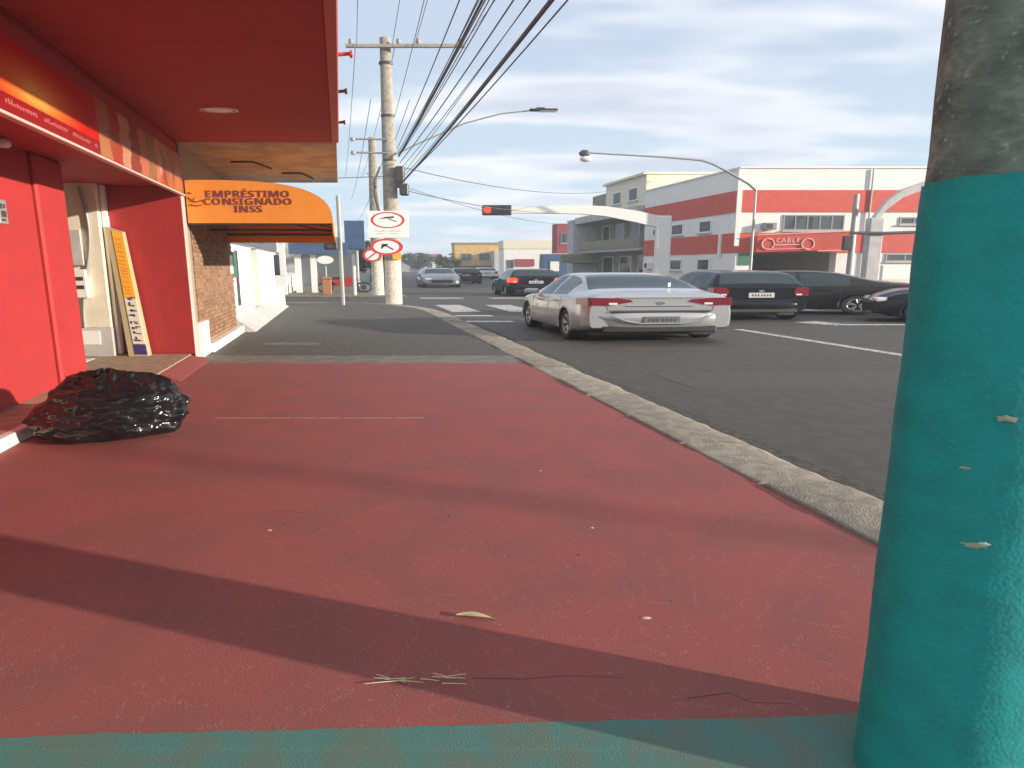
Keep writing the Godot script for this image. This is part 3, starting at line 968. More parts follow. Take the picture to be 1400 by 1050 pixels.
func motorcycle(at: Vector3) -> void:
	var t := thing("motorcycle", "red motorcycle parked under the blue fascia", "motorcycle", at)
	var cm := func(x, y, z): return at + Vector3(x * BROAD, y, -z)
	for zz in [0.0, 1.25]:
		var b := mb()
		b.xf = cm
		var ring := []
		for i in 19: ring.append(Vector3(zz - 0.6 + 0.26 * cos(TAU * i / 18), 0.3 + 0.26 * sin(TAU * i / 18), 0))
		b.tube(ring, 0.05, -1, 8)
		var wh := obj("wheel", b, M.rubber, t)
		b = mb()
		b.xf = cm
		b.tube([Vector3(zz - 0.6, 0.3, -0.05), Vector3(zz - 0.6, 0.3, 0.05)], 0.17)
		obj("rim", b, M.dark_metal, wh)
	var b := mb()
	b.xf = cm
	b.prism([[-0.2, 0.38], [0.2, 0.34], [0.42, 0.62], [0.32, 0.92], [0.05, 0.88], [-0.15, 0.74], [-0.75, 0.80], [-0.8, 0.70], [-0.3, 0.58]], -0.1, 0.1)
	obj("body", b, M.red_bike, t)
	b = mb()
	b.xf = cm
	b.box(-0.75, 0.02, 0.76, 0.87, -0.12, 0.12, 0.03)
	obj("seat", b, M.black_plastic, t)
	b = mb()
	b.xf = cm
	b.tube([Vector3(0.65, 0.3, 0), Vector3(0.42, 1.0, 0)], 0.03)
	b.tube([Vector3(0.35, 1.05, -0.32), Vector3(0.42, 1.0, 0), Vector3(0.35, 1.05, 0.32)], 0.018)
	obj("handlebar", b, M.grey_metal, t)

# ------------------------------------------------------------------ buildings across the road and far off
func window(parent: Node, o0: float, o1: float, y0: float, y1: float, z: float, panes: int, frame := "grey_metal", glass := "window_glass") -> void:
	# on a wall that faces down the street, toward smaller z
	var f := mb("street")
	var w := 0.09
	f.box(o0, o1, y0, y0 + w, z - 0.07, z - 0.002); f.box(o0, o1, y1 - w, y1, z - 0.07, z - 0.002)
	f.box(o0, o0 + w, y0 + w, y1 - w, z - 0.07, z - 0.002); f.box(o1 - w, o1, y0 + w, y1 - w, z - 0.07, z - 0.002)
	for i in range(1, panes):
		var o := lerpf(o0, o1, float(i) / panes)
		f.box(o - 0.04, o + 0.04, y0 + w, y1 - w, z - 0.06, z - 0.002)
	var fr := obj("window", f, M[frame], parent)
	street_box("sill", fr, M.grey_wall, o0 - 0.1, o1 + 0.1, y0 - 0.09, y0 - 0.002, z - 0.16, z - 0.002)
	for i in panes:
		var a := lerpf(o0, o1, float(i) / panes) + 0.045
		var c := lerpf(o0, o1, float(i + 1) / panes) - 0.045
		street_box("pane", fr, M[glass], a, c, y0 + w, y1 - w, z - 0.03, z - 0.004)

func side_window(parent: Node, o: float, z0: float, z1: float, y0: float, y1: float, frame := "white_paint") -> void:
	var f := mb("street")
	f.box(o - 0.07, o - 0.002, y0, y0 + 0.09, z0, z1); f.box(o - 0.07, o - 0.002, y1 - 0.09, y1, z0, z1)
	f.box(o - 0.07, o - 0.002, y0 + 0.09, y1 - 0.09, z0, z0 + 0.09); f.box(o - 0.07, o - 0.002, y0 + 0.09, y1 - 0.09, z1 - 0.09, z1)
	var fr := obj("window", f, M[frame], parent)
	street_box("sill", fr, M.grey_wall, o - 0.16, o - 0.002, y0 - 0.09, y0 - 0.002, z0 - 0.1, z1 + 0.1)
	street_box("pane", fr, M.shade_glass, o - 0.03, o - 0.004, y0 + 0.09, y1 - 0.09, z0 + 0.09, z1 - 0.09)

func far_buildings() -> void:
	var g := 0.04
	# ---- white building with red bands on the corner across the road
	var t := thing("banded_building", "two storey white corner building with two red bands across the road", "building", P(30, g, 46))
	var F := 44.0
	var L := 27.5
	var E := 57.3
	# front: piers round the garage mouth, then storeys
	street_box("pier", t, M.white_wall, L, 28.6, g, 2.45, F, F + 0.6)
	street_box("wall", t, M.white_wall, 34.5, 56, g, 2.45, F, F + 0.6)
	street_box("side_wall", t, M.white_wall, L, L + 0.5, g, 2.45, F + 0.605, E)
	street_box("garage_back", t, M.olive_wall, L + 0.505, 40, g, 2.45, F + 12.6, F + 12.9)  # garage shade is put into this dark wall and floor colour
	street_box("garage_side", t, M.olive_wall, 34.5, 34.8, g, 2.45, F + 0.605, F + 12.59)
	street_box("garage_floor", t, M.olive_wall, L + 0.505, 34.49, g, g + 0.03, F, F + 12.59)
	for q in [["lower_band", 2.455, 3.80, "red_band", 0.06], ["upper_storey", 3.805, 5.18, "white_wall", 0.0], ["upper_band", 5.185, 6.63, "red_band", 0.06], ["parapet", 6.635, 8.05, "white_wall", 0.02]]:
		street_box(q[0], t, M[q[3]], L - q[4], 56, q[1], q[2], F - q[4], E)
	street_box("coping", t, M.white_paint, L - 0.1, 56, 8.055, 8.16, F - 0.1, E + 0.05)
	street_box("corner_strip", t, M.white_paint, L - 0.22, L + 0.12, 2.9, 8.0, F - 0.13, F - 0.065, 0.01)
	window(t, 30.6, 34.8, 3.95, 5.0, F, 5)
	window(t, 38.6, 40.6, 4.35, 4.85, F, 2)
	window(t, 37.9, 40.6, 1.85, 2.4, F, 2)
	street_box("lower_panel", t, M.sign_white, 37.8, 41.0, 0.6, 1.6, F - 0.06, F - 0.004)
	street_box("green_door", t, M.green_board, 27.7, 28.5, 1.6, 2.42, F - 0.05, F - 0.004)
	var ac := street_box("air_conditioner", t, M.grey_metal, 29.1, 29.9, 3.98, 4.45, F - 0.5, F - 0.005, 0.03)
	street_box("grille", ac, M.dark_metal, 29.18, 29.6, 4.05, 4.38, F - 0.515, F - 0.503)
	for q in [[F + 3.0, F + 4.6], [F + 6.8, F + 8.6]]:
		side_window(t, L, q[0], q[1], 4.0, 4.9)
		side_window(t, L, q[0], q[1], 1.2, 2.1)
	# projecting sign board over the garage mouth
	var sb := thing("garage_sign", "red sign board with pale lettering over the dark garage mouth", "sign", P(31.6, 2.5, F - 0.8))
	var b := mb("street")
	b.hexa([P(28.6, 2.5, F - 0.5), P(34.6, 2.62, F - 0.9), P(34.6, 2.62, F - 0.1), P(28.6, 2.5, F - 0.1), P(28.6, 3.58, F - 0.5), P(34.6, 3.82, F - 0.9), P(34.6, 3.82, F - 0.1), P(28.6, 3.58, F - 0.1)])
	obj("board", b, M.red_band, sb)
	b = mb("street")
	b.tube([Vector3(28.6, 3.62, F - 0.52), Vector3(34.6, 3.86, F - 0.92)], 0.05)
	b.tube([Vector3(32.6, 2.55, F - 0.78), Vector3(34.6, 2.60, F - 0.93)], 0.05)
	obj("edge_trim", b, M.letter_pink, sb)
	letters("CABLE", 0.40, P(30.62, 3.27, F - 0.665), M.letter_pink, sb, 1.35, -0.066)
	b = mb("street")
	for c in [29.3, 31.9]:
		var ring := []
		var zc: float = lerpf(F - 0.53, F - 0.93, (c - 28.6) / 6.0)
		for i in 21: ring.append(Vector3(c + 0.42 * cos(TAU * i / 20), 3.02 + 0.36 * sin(TAU * i / 20), zc))
		b.tube(ring, 0.05, -1, 6)
		obj("roundel", b, M.letter_pink, sb)
		b = mb("street")
	b.tube([Vector3(29.8, 2.94, F - 0.60), Vector3(31.4, 2.98, F - 0.71)], 0.05, -1, 6)
	obj("rule_line", b, M.letter_pink, sb)
	b = mb("street")
	b.tube([Vector3(29.3, 2.66, F - 0.57), Vector3(31.9, 2.72, F - 0.75)], 0.04, -1, 6)
	obj("rule_line", b, M.letter_pink, sb)
	for q in [[F + 10.2, 4.1], [F + 11.6, 1.3]]:
		var unit := street_box("air_conditioner", t, M.white_paint, L - 0.45, L - 0.005, q[1], q[1] + 0.6, q[0], q[0] + 0.9, 0.03)
		street_box("grille", unit, M.dark_metal, L - 0.465, L - 0.453, q[1] + 0.1, q[1] + 0.5, q[0] + 0.1, q[0] + 0.6)
	for o in [36.4, 45.0]:
		b = mb("street")
		b.tube([Vector3(o, 8.0, F - 0.12), Vector3(o, g + 0.1, F - 0.12)], 0.06)
		obj("downpipe", b, M.grey_wall, t)
	for q in [3.0, 9.5]:
		b = mb("street")
		b.box(L - 0.075, L - 0.064, 5.2, 6.6, F + q, F + q + 0.03)
		obj("panel_joint", b, M.maroon_wall, t)
	street_box("downpipe", t, M.white_paint, L - 0.2, L - 0.06, 2.2, 3.8, F + 1.6, F + 1.8)

	# ---- cream building behind it with deep eaves and balconies
	t = thing("cream_building", "tall cream building with deep eaves and shaded balconies behind the banded building", "building", P(30, g, 62))
	street_box("lower_wall", t, M.olive_wall, 29.4, 52, g, 6.2, 57.6, 72.4)
	street_box("upper_wall", t, M.cream_wall, 27.6, 52, 6.9, 9.55, 57.5, 66.0)
	street_box("upper_wall", t, M.olive_wall, 28.8, 52, 6.9, 9.2, 66.01, 72.4)
	street_box("eaves", t, M.grey_wall, 26.9, 52, 6.205, 6.895, 57.6, 72.6)
	street_box("balcony_slab", t, M.grey_wall, 27.4, 29.4, 3.0, 3.25, 57.8, 72.2)
	street_box("balcony_front", t, M.olive_wall, 27.3, 27.5, 3.25, 4.2, 57.8, 72.2)
	street_box("roof", t, M.cream_wall, 27.3, 52, 9.56, 9.75, 57.4, 66.2)
	for i in 4: side_window(t, 29.4, 58.8 + i * 3.4, 60.6 + i * 3.4, 4.3, 5.9)
	for i in 3: side_window(t, 29.4, 59.5 + i * 4.2, 62.2 + i * 4.2, 0.3, 2.6)
	for i in 2: side_window(t, 27.6, 59.0 + i * 3.4, 60.8 + i * 3.4, 7.5, 8.7)

	t = thing("grey_block", "plain pale grey block beside the shaded balconies", "building", P(30, g, 76))
	street_box("wall", t, M.grey_wall, 26.8, 44, g, 6.6, 72.7, 74.6)
	street_box("coping", t, M.white_paint, 26.7, 44, 6.605, 6.75, 72.62, 74.7)
	street_box("awning", t, M.olive_wall, 25.2, 29.5, 1.9, 2.9, 71.6, 72.6, 0.02)
	t = thing("maroon_building", "maroon walled building with blue shop front below", "building", P(30, g, 88))
	street_box("upper_wall", t, M.maroon_wall, 29.5, 44, 3.3, 7.2, 86, 88)
	street_box("shop_front", t, M.blue_board, 27.8, 44, g, 3.2, 86, 88)
	street_box("sign", t, M.sign_white, 28.6, 29.8, 0.9, 2.2, 85.9, 85.995)
	window(t, 30.0, 31.4, 4.6, 6.0, 86, 2)
	t = thing("pale_building", "long low cream building with bright parapet past the maroon building", "building", P(30, g, 103))
	street_box("wall", t, M.white_wall, 26.2, 44, g, 4.3, 101, 104)
	street_box("parapet", t, M.cream_wall, 26.1, 44, 4.305, 5.6, 100.9, 104)
	street_box("sign", t, M.maroon_wall, 28.0, 31.0, 1.6, 2.7, 100.7, 100.99)
	window(t, 26.6, 27.7, 1.2, 2.6, 101, 2)
	window(t, 32.0, 34.0, 1.2, 2.6, 101, 2)
	t = thing("yellow_building", "yellow building with dark shop awning at the far end of the street", "building", P(26, g, 122))
	street_box("wall", t, M.yellow_wall, 21.8, 31.4, g, 5.6, 120, 123)
	street_box("parapet", t, M.olive_wall, 21.7, 31.4, 5.605, 6.0, 119.9, 123)
	street_box("awning", t, M.dark_metal, 22.6, 28.5, 0.9, 1.7, 118.8, 119.98, 0.05)
	window(t, 23.0, 25.0, 2.6, 4.0, 120, 2)
	window(t, 26.4, 28.4, 2.6, 4.0, 120, 2)
	street_box("annex", t, M.grey_wall, 28.6, 31.6, g, 4.4, 117.0, 119.89)
	t = thing("white_house", "small white house closing the end of the street", "house", P(24, g, 170))
	street_box("wall", t, M.white_wall, 22.5, 27.5, g, 3.4, 168, 178)
	b = mb("street")
	b.hexa([P(22.2, 3.41, 167.6), P(27.8, 3.41, 167.6), P(27.8, 3.41, 178.4), P(22.2, 3.41, 178.4), P(22.2, 4.9, 172.9), P(27.8, 4.9, 172.9), P(27.8, 4.9, 173.1), P(22.2, 4.9, 173.1)])
	obj("roof", b, M.maroon_wall, t)
	window(t, 23.3, 24.6, 1.2, 2.4, 168, 2)
	street_box("door", t, M.tan_card, 25.6, 26.6, g, 2.1, 167.9, 167.995)
	t = thing("low_house", "low beige house behind the rounded tree at the street's end", "house", P(10, g, 180))
	street_box("wall", t, M.beige_plaster, 9, 20, g, 3.2, 182, 190)
	b = mb("street")
	b.hexa([P(8.6, 3.21, 181.6), P(20.4, 3.21, 181.6), P(20.4, 3.21, 190.4), P(8.6, 3.21, 190.4), P(8.6, 4.6, 185.9), P(20.4, 4.6, 185.9), P(20.4, 4.6, 186.1), P(8.6, 4.6, 186.1)])
	obj("roof", b, M.tan_card, t)
	window(t, 10.5, 12, 1.1, 2.3, 182, 2)
	window(t, 14, 16, 1.1, 2.3, 182, 2)

	# ---- trees
	tree("round_tree", "broad rounded tree before the low beige house", P(19.6, g, 165), 1.8, Vector3(5.6, 2.1, 3.5), 3.2, 3000, 0.42, "leaf_green")
	tree("street_tree", "dark bushy tree beside the yellow building", P(20.2, g, 119), 1.4, Vector3(2.2, 1.7, 2.0), 2.2, 1300, 0.3, "leaf_dark")
	tree("corner_tree", "leafy tree behind the two utility poles", P(3.0, 0.03, 62), 1.4, Vector3(2.0, 1.6, 2.0), 2.2, 1500, 0.26, "leaf_dark")
	tree("verge_tree", "small tree past the pedestrian signal on the near side", P(0.4, 0.03, 78), 1.4, Vector3(2.6, 1.5, 2.0), 2.4, 1300, 0.3, "leaf_green")
	for q in [[-60, 260, 60, 7.0], [40, 270, 70, 6.0], [120, 250, 60, 6.0]]: far_wood(q)

func far_wood(q: Array) -> void:
	var b := mb()
	var r := RandomNumberGenerator.new()
	r.seed = int(q[1])
	for i in 2600:
		var p := P(q[0] + r.randf_range(-q[2], q[2]), 0, q[1] + r.randf_range(-8, 8))
		var h: float = q[3] * (0.5 + 0.5 * r.randf()) * (0.75 + 0.25 * sin(p.x * 0.21))
		leaf_face(b, p + Vector3(0, h * r.randf_range(0.05, 1.0), 0), 0.9, r, 1.0)
	var o := obj("far_wood", b, M.leaf_dark)
	meta(o, "far belt of trees beyond the end of the street", "trees", "far belts of trees", "stuff")

func leaf_face(b: MB, p: Vector3, s: float, r: RandomNumberGenerator, tone: float) -> void:
	var u := Vector3(r.randf_range(-1, 1), r.randf_range(-0.6, 0.6), r.randf_range(-1, 1)).normalized()
	var w := u.cross(Vector3(r.randf_range(-1, 1), r.randf_range(-1, 1), r.randf_range(-1, 1))).normalized()
	var k := tone * r.randf_range(0.7, 1.3)
	b.col = Color(k, k, k)
	b.tri(p - u * s, p + w * s * 0.45, p + u * s)
	b.tri(p - u * s, p + u * s, p - w * s * 0.45)

func tree(called: String, label: String, at: Vector3, trunk_h: float, rad: Vector3, cy: float, count: int, leaf: float, mat: String) -> void:
	var t := thing(called, label, "tree", at)
	var r := RandomNumberGenerator.new()
	r.seed = hash(called)
	var b := mb()
	var tr: float = 0.07 * cy
	b.tube([at, at + Vector3(0.1, trunk_h * 0.6, 0), at + Vector3(0.05, trunk_h, 0.1), at + Vector3(0.2, cy, 0)], tr, tr * 0.4, 8)
	for i in 5:
		var a := TAU * i / 5.0
		b.tube([at + Vector3(0.05, trunk_h * 0.9, 0), at + Vector3(cos(a) * rad.x * 0.35, cy * 0.8, sin(a) * rad.z * 0.35), at + Vector3(cos(a) * rad.x * 0.7, cy + rad.y * 0.2, sin(a) * rad.z * 0.7)], tr * 0.45, tr * 0.12, 6)
	obj("trunk", b, M.bark, t)
	b = mb()
	var clumps := []
	for i in 26:
		var d := Vector3(r.randfn(), r.randfn(), r.randfn()).normalized() * pow(r.randf(), 0.45)
		clumps.append([at + Vector3(d.x * rad.x, cy + d.y * rad.y, d.z * rad.z), r.randf_range(0.22, 0.42), r.randf_range(0.8, 1.2)])
	for i in count:
		var c: Array = clumps[r.randi() % clumps.size()]
		var d := Vector3(r.randfn(), r.randfn(), r.randfn()).normalized() * pow(r.randf(), 0.5)
		leaf_face(b, c[0] + Vector3(d.x * rad.x, d.y * rad.y, d.z * rad.z) * c[1], leaf * r.randf_range(0.6, 1.1), r, c[2])
	obj("crown", b, M[mat], t)

# ------------------------------------------------------------------ the painted pole close by
func edge_free(extra: float) -> bool:
	return extra != 0.0

func near_pole() -> void:
	var c := Vector3(1.405, 0, -1.64)
	var t := thing("painted_pole", "thick concrete pole painted teal up to head height beside the kerb", "pole", c)
	var r0 := 0.196
	var make := func(y0: float, y1: float, extra: float, steps: int, sd: int) -> MB:
		var b := mb()
		var nz := FastNoiseLite.new()
		nz.seed = sd
		nz.frequency = 3.0
		nz.fractal_octaves = 3
		var rows := []
		for i in steps + 1:
			var y: float = lerpf(y0, y1, float(i) / steps)
			var rr: float = r0 - 0.001 * y + extra
			var edge := 1.0 if extra == 0.0 and i == steps else 0.0
			var row := []
			for k in 96:
				var a := TAU * k / 96
				var q := rr + nz.get_noise_3d(cos(a) * 0.6, y, sin(a) * 0.6) * 0.003
				row.append(c + Vector3(cos(a) * q * BROAD, y + edge * (nz.get_noise_2d(a * 0.6, 5.0) * 0.012 + nz.get_noise_2d(a * 3.0, 9.0) * 0.007), sin(a) * q))
			rows.append(row)
		b.grid(rows, func(p, _i, _j): return Vector3(c.x, p.y, c.z), null, true)
		if edge_free(extra): b.face(rows[-1].duplicate(), c)
		return b
	obj("shaft", make.call(1.64, 10.5, -0.004, 60, 3), M.pole_concrete, t)
	obj("painted_base", make.call(0.0, 1.712, 0.0, 60, 3), M.teal_paint, t)
	# chips in the paint and scraps of paper paste above it
	var on_pole := func(px: float, y: float, sz: float, mat: Material, sd: int, called: String, squat: float) -> void:
		# px: place across the side that faces the camera, in metres from the pole's axis
		var r := RandomNumberGenerator.new()
		r.seed = sd
		var rr: float = r0 - 0.001 * y + 0.0055
		var ring := []
		var cenp := Vector3.ZERO
		for k in 14:
			var a := TAU * k / 14
			var s := sz * r.randf_range(0.55, 1.15)
			var x := px + cos(a) * s * 1.6
			var sx: float = clampf(x / (rr * BROAD), -0.999, 0.999)
			ring.append(c + Vector3(x, y + sin(a) * s * squat, sqrt(1.0 - sx * sx) * rr))
			cenp += ring[-1]
		cenp /= ring.size()
		cenp += Vector3(0, 0, 0.002)
		var b := mb()
		for k in 14: b.tri(cenp, ring[k], ring[(k + 1) % 14])
		obj(called, b, mat, t)
	on_pole.call(-0.222, 0.80, 0.019, M.chip_tan, 1, "paint_chip", 0.42)
	on_pole.call(-0.205, 0.807, 0.010, M.chip_white, 2, "paint_chip", 0.6)
	on_pole.call(-0.195, 1.135, 0.014, M.chip_tan, 3, "paint_chip", 0.7)
	on_pole.call(-0.26, 1.0, 0.008, M.chip_tan, 4, "paint_chip", 0.5)
	for q in [[-0.192, 1.93, 0.020, 1.6], [-0.185, 2.0, 0.016, 2.2], [-0.21, 1.87, 0.011, 1.0], [-0.185, 1.80, 0.010, 1.0], [-0.23, 1.97, 0.006, 2.0]]:
		on_pole.call(q[0], q[1], q[2], M.chip_white, int(q[1] * 100), "paper_scrap", q[3])

# ------------------------------------------------------------------ poles, wires, signals, lamps, signs
func utility_pole(at: Vector3, h: float, r: float, label: String, arms: bool) -> Node3D:
	var t := thing("utility_pole", label, "utility pole", at, "concrete utility poles at the corner")
	var b := mb()
	b.lathe(at, [[r, 1.75], [r * 0.93, 3.0], [r * 0.8, 6.0], [r * 0.62, h]], 20, BROAD)
	obj("shaft", b, M.utility_concrete, t)
	b = mb()
	b.lathe(at, [[r * 1.04, 0.0], [r * 1.03, 0.3], [r * 1.01, 1.745]], 20, BROAD)
	obj("whitewashed_base", b, M.whitewash, t)
	if arms:
		b = mb()
		b.xf = func(x, y, z): return at + Vector3(x, y, z)
		b.box(-1.45, 3.05, h - 0.42, h - 0.30, 0.16, 0.28, 0.012)
		var arm := obj("crossarm", b, M.utility_concrete, t)
		for x in [-1.25, 0.55, 1.3, 2.9]:
			b = mb()
			b.lathe(at + Vector3(x, h - 0.30, 0.22), [[0.03, 0.0], [0.07, 0.05], [0.05, 0.1], [0.07, 0.14], [0.03, 0.2]], 10, 1.4)
			obj("insulator", b, M.insulator, arm)
		for y in [h - 0.95, 7.2, 5.55, 5.15, 4.75]:
			b = mb()
			b.lathe(at + Vector3(0, y, 0), [[r * 0.80, 0.0], [r * 0.82, 0.02], [r * 0.82, 0.08], [r * 0.79, 0.1]], 20, BROAD)
			obj("clamp_band", b, M.dark_metal, t)
		for q in [[6.35, -1.35], [5.85, -1.35]]:
			b = mb()
			b.xf = func(x, y, z): return at + Vector3(x, y, z)
			b.tube([Vector3(0, q[0], 0.2), Vector3(q[1], q[0] + 0.02, 0.2)], 0.035)
			b.lathe(at + Vector3(q[1], q[0] - 0.06, 0.2), [[0.05, 0.0], [0.08, 0.06], [0.05, 0.14]], 10, 1.4)
			obj("side_bracket", b, M.grey_metal, t)
		b = mb()
		b.xf = func(x, y, z): return at + Vector3(x, y, z)
		b.box(0.28, 0.62, 4.55, 5.35, 0.1, 0.35, 0.04)
		b.box(0.42, 0.78, 4.25, 4.7, 0.12, 0.36, 0.05)
		obj("splice_box", b, M.dark_metal, t)
		b = mb()
		b.xf = func(x, y, z): return at + Vector3(x, y, z)
		b.tube([Vector3(-0.5, 4.9, 0.4), Vector3(-0.52, 4.3, 0.42), Vector3(-0.4, 3.7, 0.42), Vector3(-0.2, 3.3, 0.42)], 0.06)
		b.tube([Vector3(-0.3, 5.3, 0.36), Vector3(-0.55, 4.7, 0.42), Vector3(-0.45, 4.1, 0.42)], 0.045)
		obj("cable_drop", b, M.wire_black, t)
	return t

func wire(a: Vector3, d: Vector3, r: float, sag: float, label: String, group: String) -> void:
	var b := mb()
	var pts := []
	var n := 16
	for i in n + 1:
		var k := float(i) / n
		pts.append(a.lerp(d, k) - Vector3(0, sag * 4.0 * k * (1 - k), 0))
	b.tube(pts, r * 0.8, -1, 6, 1.2)
	var o := obj("overhead_wire", b, M.wire_black)
	meta(o, label, "wire", group)

func round_face(parent: Node, c: Vector3, rx: float, ry: float, z0: float, z1: float, mat: Material, called: String, hole := 0.0) -> MeshInstance3D:
	# upright disc or ring facing the camera side; hole = share of the radius left open
	var b := mb()
	var n := 36
	for i in n:
		var a0 := TAU * i / n
		var a1 := TAU * (i + 1) / n
		var pa := c + Vector3(cos(a0) * rx, sin(a0) * ry, z0)
		var pb := c + Vector3(cos(a1) * rx, sin(a1) * ry, z0)
		var qa := c + Vector3(cos(a0) * rx * hole, sin(a0) * ry * hole, z0)
		var qb := c + Vector3(cos(a1) * rx * hole, sin(a1) * ry * hole, z0)
		var back := Vector3(0, 0, z1 - z0)
		b.face([qa, pa, pb, qb] if hole > 0 else [qa, pa, pb], c + Vector3(0, 0, z1 - 1))
		b.face([pa, pb, pb + back, pa + back], c)
		b.face([qa + back, pa + back, pb + back, qb + back] if hole > 0 else [qa + back, pa + back, pb + back], c + Vector3(0, 0, z0 + 1))
	return obj(called, b, mat, parent)

func street_gear() -> void:
	var up := P(2.14, 0, 25.6)
	utility_pole(up, 10.05, 0.185, "tall concrete utility pole with crossarm and traffic signs at the corner", true)
	utility_pole(P(1.95, 0.03, 33.2), 7.9, 0.175, "shorter concrete utility pole standing behind the tall one", false)

	# wires along the street: start over this footway, end on the pole
	var far := [
		[P(0.40, 8.6, -2.0), P(1.05, 9.72, 25.4), 0.011, 0.25], [P(1.30, 8.6, -2.0), P(2.40, 9.75, 25.4), 0.011, 0.25], [P(2.05, 8.7, -2.0), P(3.25, 9.75, 25.4), 0.012, 0.3],
		[P(2.30, 6.9, -2.0), P(2.45, 6.0, 25.4), 0.014, 0.25], [P(3.05, 7.2, -2.0), P(2.5, 5.75, 25.4), 0.030, 0.3], [P(3.45, 7.2, -2.0), P(2.5, 5.7, 25.4), 0.014, 0.3], [P(3.8, 7.0, -2.0), P(2.55, 5.5, 25.4), 0.018, 0.3],
		[P(4.25, 7.1, -2.0), P(2.6, 5.3, 25.4), 0.012, 0.3], [P(3.95, 6.35, -2.0), P(2.6, 4.75, 25.4), 0.040, 0.25], [P(4.35, 6.4, -2.0), P(2.62, 4.8, 25.4), 0.016, 0.3], [P(2.75, 6.9, -2.0), P(2.48, 5.9, 25.4), 0.012, 0.4], [P(4.8, 8.3, -2.0), P(4.95, 9.6, 25.4), 0.010, 0.3], [P(2.6, 7.0, -2.0), P(2.5, 5.85, 25.4), 0.010, 0.5], [P(3.2, 7.25, -2.0), P(2.5, 5.78, 25.4), 0.012, 0.42], [P(3.3, 7.3, -2.0), P(2.52, 5.72, 25.4), 0.016, 0.2], [P(4.05, 6.6, -2.0), P(2.58, 4.9, 25.4), 0.012, 0.35], [P(3.9, 6.75, -2.0), P(2.58, 5.0, 25.4), 0.010, 0.2], [P(1.7, 8.0, -2.0), P(2.4, 7.2, 25.4), 0.010, 0.3]]
	for q in far: wire(q[0], q[1], q[2], q[3], "thick black cable bundle strung along the street to the tall utility pole" if q[2] > 0.025 else "thin black cable strung along the street to the tall utility pole", "thick cable bundles" if q[2] > 0.025 else "thin cables along the street")
	for i in 5:
		wire(P(1.0 + i * 0.5, 9.7 - (i % 3) * 1.9, 25.4), P(0.9 + i * 0.5, 9.6 - (i % 3) * 1.9, 60), 0.014, 0.4, "thin cable running on beyond the tall utility pole", "cables beyond the pole")
	for q in [[P(2.5, 5.35, 25.4), P(30, 9.6, 60), 0.022, 1.2], [P(2.5, 4.5, 25.4), P(30, 8.4, 70), 0.022, 1.0], [P(2.5, 5.0, 25.4), P(-25, 6.5, 30), 0.016, 0.5], [P(1.6, 6.2, 33.2), P(30, 6.8, 80), 0.02, 0.8]]:
		wire(q[0], q[1], q[2], q[3], "cable crossing the road from the utility poles", "cables across the road")

	# traffic signs on the pole
	var sc := up + Vector3(-0.02, 0, 0.62)
	var t := thing("parking_sign", "white rectangular sign with red ring on the tall utility pole", "sign", sc + Vector3(0, 2.6, 0))
	var b := mb()
	b.xf = func(x, y, z): return sc + Vector3(x, y, z)
	b.box(-0.78, 0.80, 2.62, 3.64, -0.02, 0.0, 0.008)
	obj("plate", b, M.sign_white, t)
	round_face(t, sc + Vector3(0.0, 3.29, 0), 0.66, 0.31, 0.004, 0.007, M.sign_red, "ring", 0.86)
	b = mb()
	b.xf = func(x, y, z): return sc + Vector3(x, y, z)
	b.prism([[-0.36, 3.33], [0.24, 3.37], [0.26, 3.44], [-0.1, 3.41]], 0.003, 0.006)
	b.prism([[0.0, 3.33], [0.36, 3.21], [0.36, 3.24], [0.05, 3.35]], 0.003, 0.006)
	obj("symbol", b, M.sign_black, t)
	b = mb()
	b.xf = func(x, y, z): return sc + Vector3(x, y, z)
	for q in [[-0.52, -0.1], [0.0, 0.5]]:
		b.box(q[0], q[1], 2.86, 2.89, 0.002, 0.005)
		b.box(q[0] + 0.05, q[1] - 0.08, 2.76, 2.785, 0.002, 0.005)
	obj("lettering", b, M.letter_pink, t)
	var s2 := up + Vector3(-0.10, 0, 0.64)
	t = thing("turn_sign", "round white sign with red ring and arrow below the rectangular sign", "sign", s2 + Vector3(0, 2.0, 0))
	round_face(t, s2 + Vector3(0, 2.27, 0), 0.66, 0.32, -0.02, 0.0, M.sign_white, "plate")
	round_face(t, s2 + Vector3(0, 2.27, 0), 0.655, 0.315, 0.004, 0.007, M.sign_red, "ring", 0.78)
	b = mb()
	b.xf = func(x, y, z): return s2 + Vector3(x, y, z)
	b.prism([[-0.22, 2.20], [-0.16, 2.20], [-0.12, 2.33], [0.06, 2.35], [0.06, 2.39], [-0.18, 2.38]], 0.003, 0.006)
	b.prism([[-0.1, 2.33], [0.26, 2.14], [0.30, 2.17], [-0.04, 2.36]], 0.003, 0.006)
	obj("arrow", b, M.sign_black, t)
	var s3 := P(1.95, 0.03, 33.2) + Vector3(-0.1, 0, 0.6)
	t = thing("round_road_sign", "small round white sign with red ring on the shorter utility pole", "sign", s3 + Vector3(0, 2.0, 0))
	round_face(t, s3 + Vector3(0, 2.05, 0), 0.5, 0.34, -0.02, 0.0, M.sign_white, "plate")
	round_face(t, s3 + Vector3(0, 2.05, 0), 0.495, 0.335, 0.004, 0.007, M.sign_red, "ring", 0.74)
	b = mb()
	b.xf = func(x, y, z): return s3 + Vector3(x, y, z)
	b.prism([[-0.3, 1.88], [-0.24, 1.84], [0.3, 2.22], [0.24, 2.26]], 0.003, 0.006)
	obj("slash", b, M.sign_red, t)
	street_poster(up)

	# lamp arm on the tall pole
	t = thing("pole_lamp", "street lamp on a long thin arm from the tall utility pole", "street lamp", up + Vector3(0.2, 5.8, 0.1))
	b = mb()
	b.xf = func(x, y, z): return up + Vector3(x, y, z)
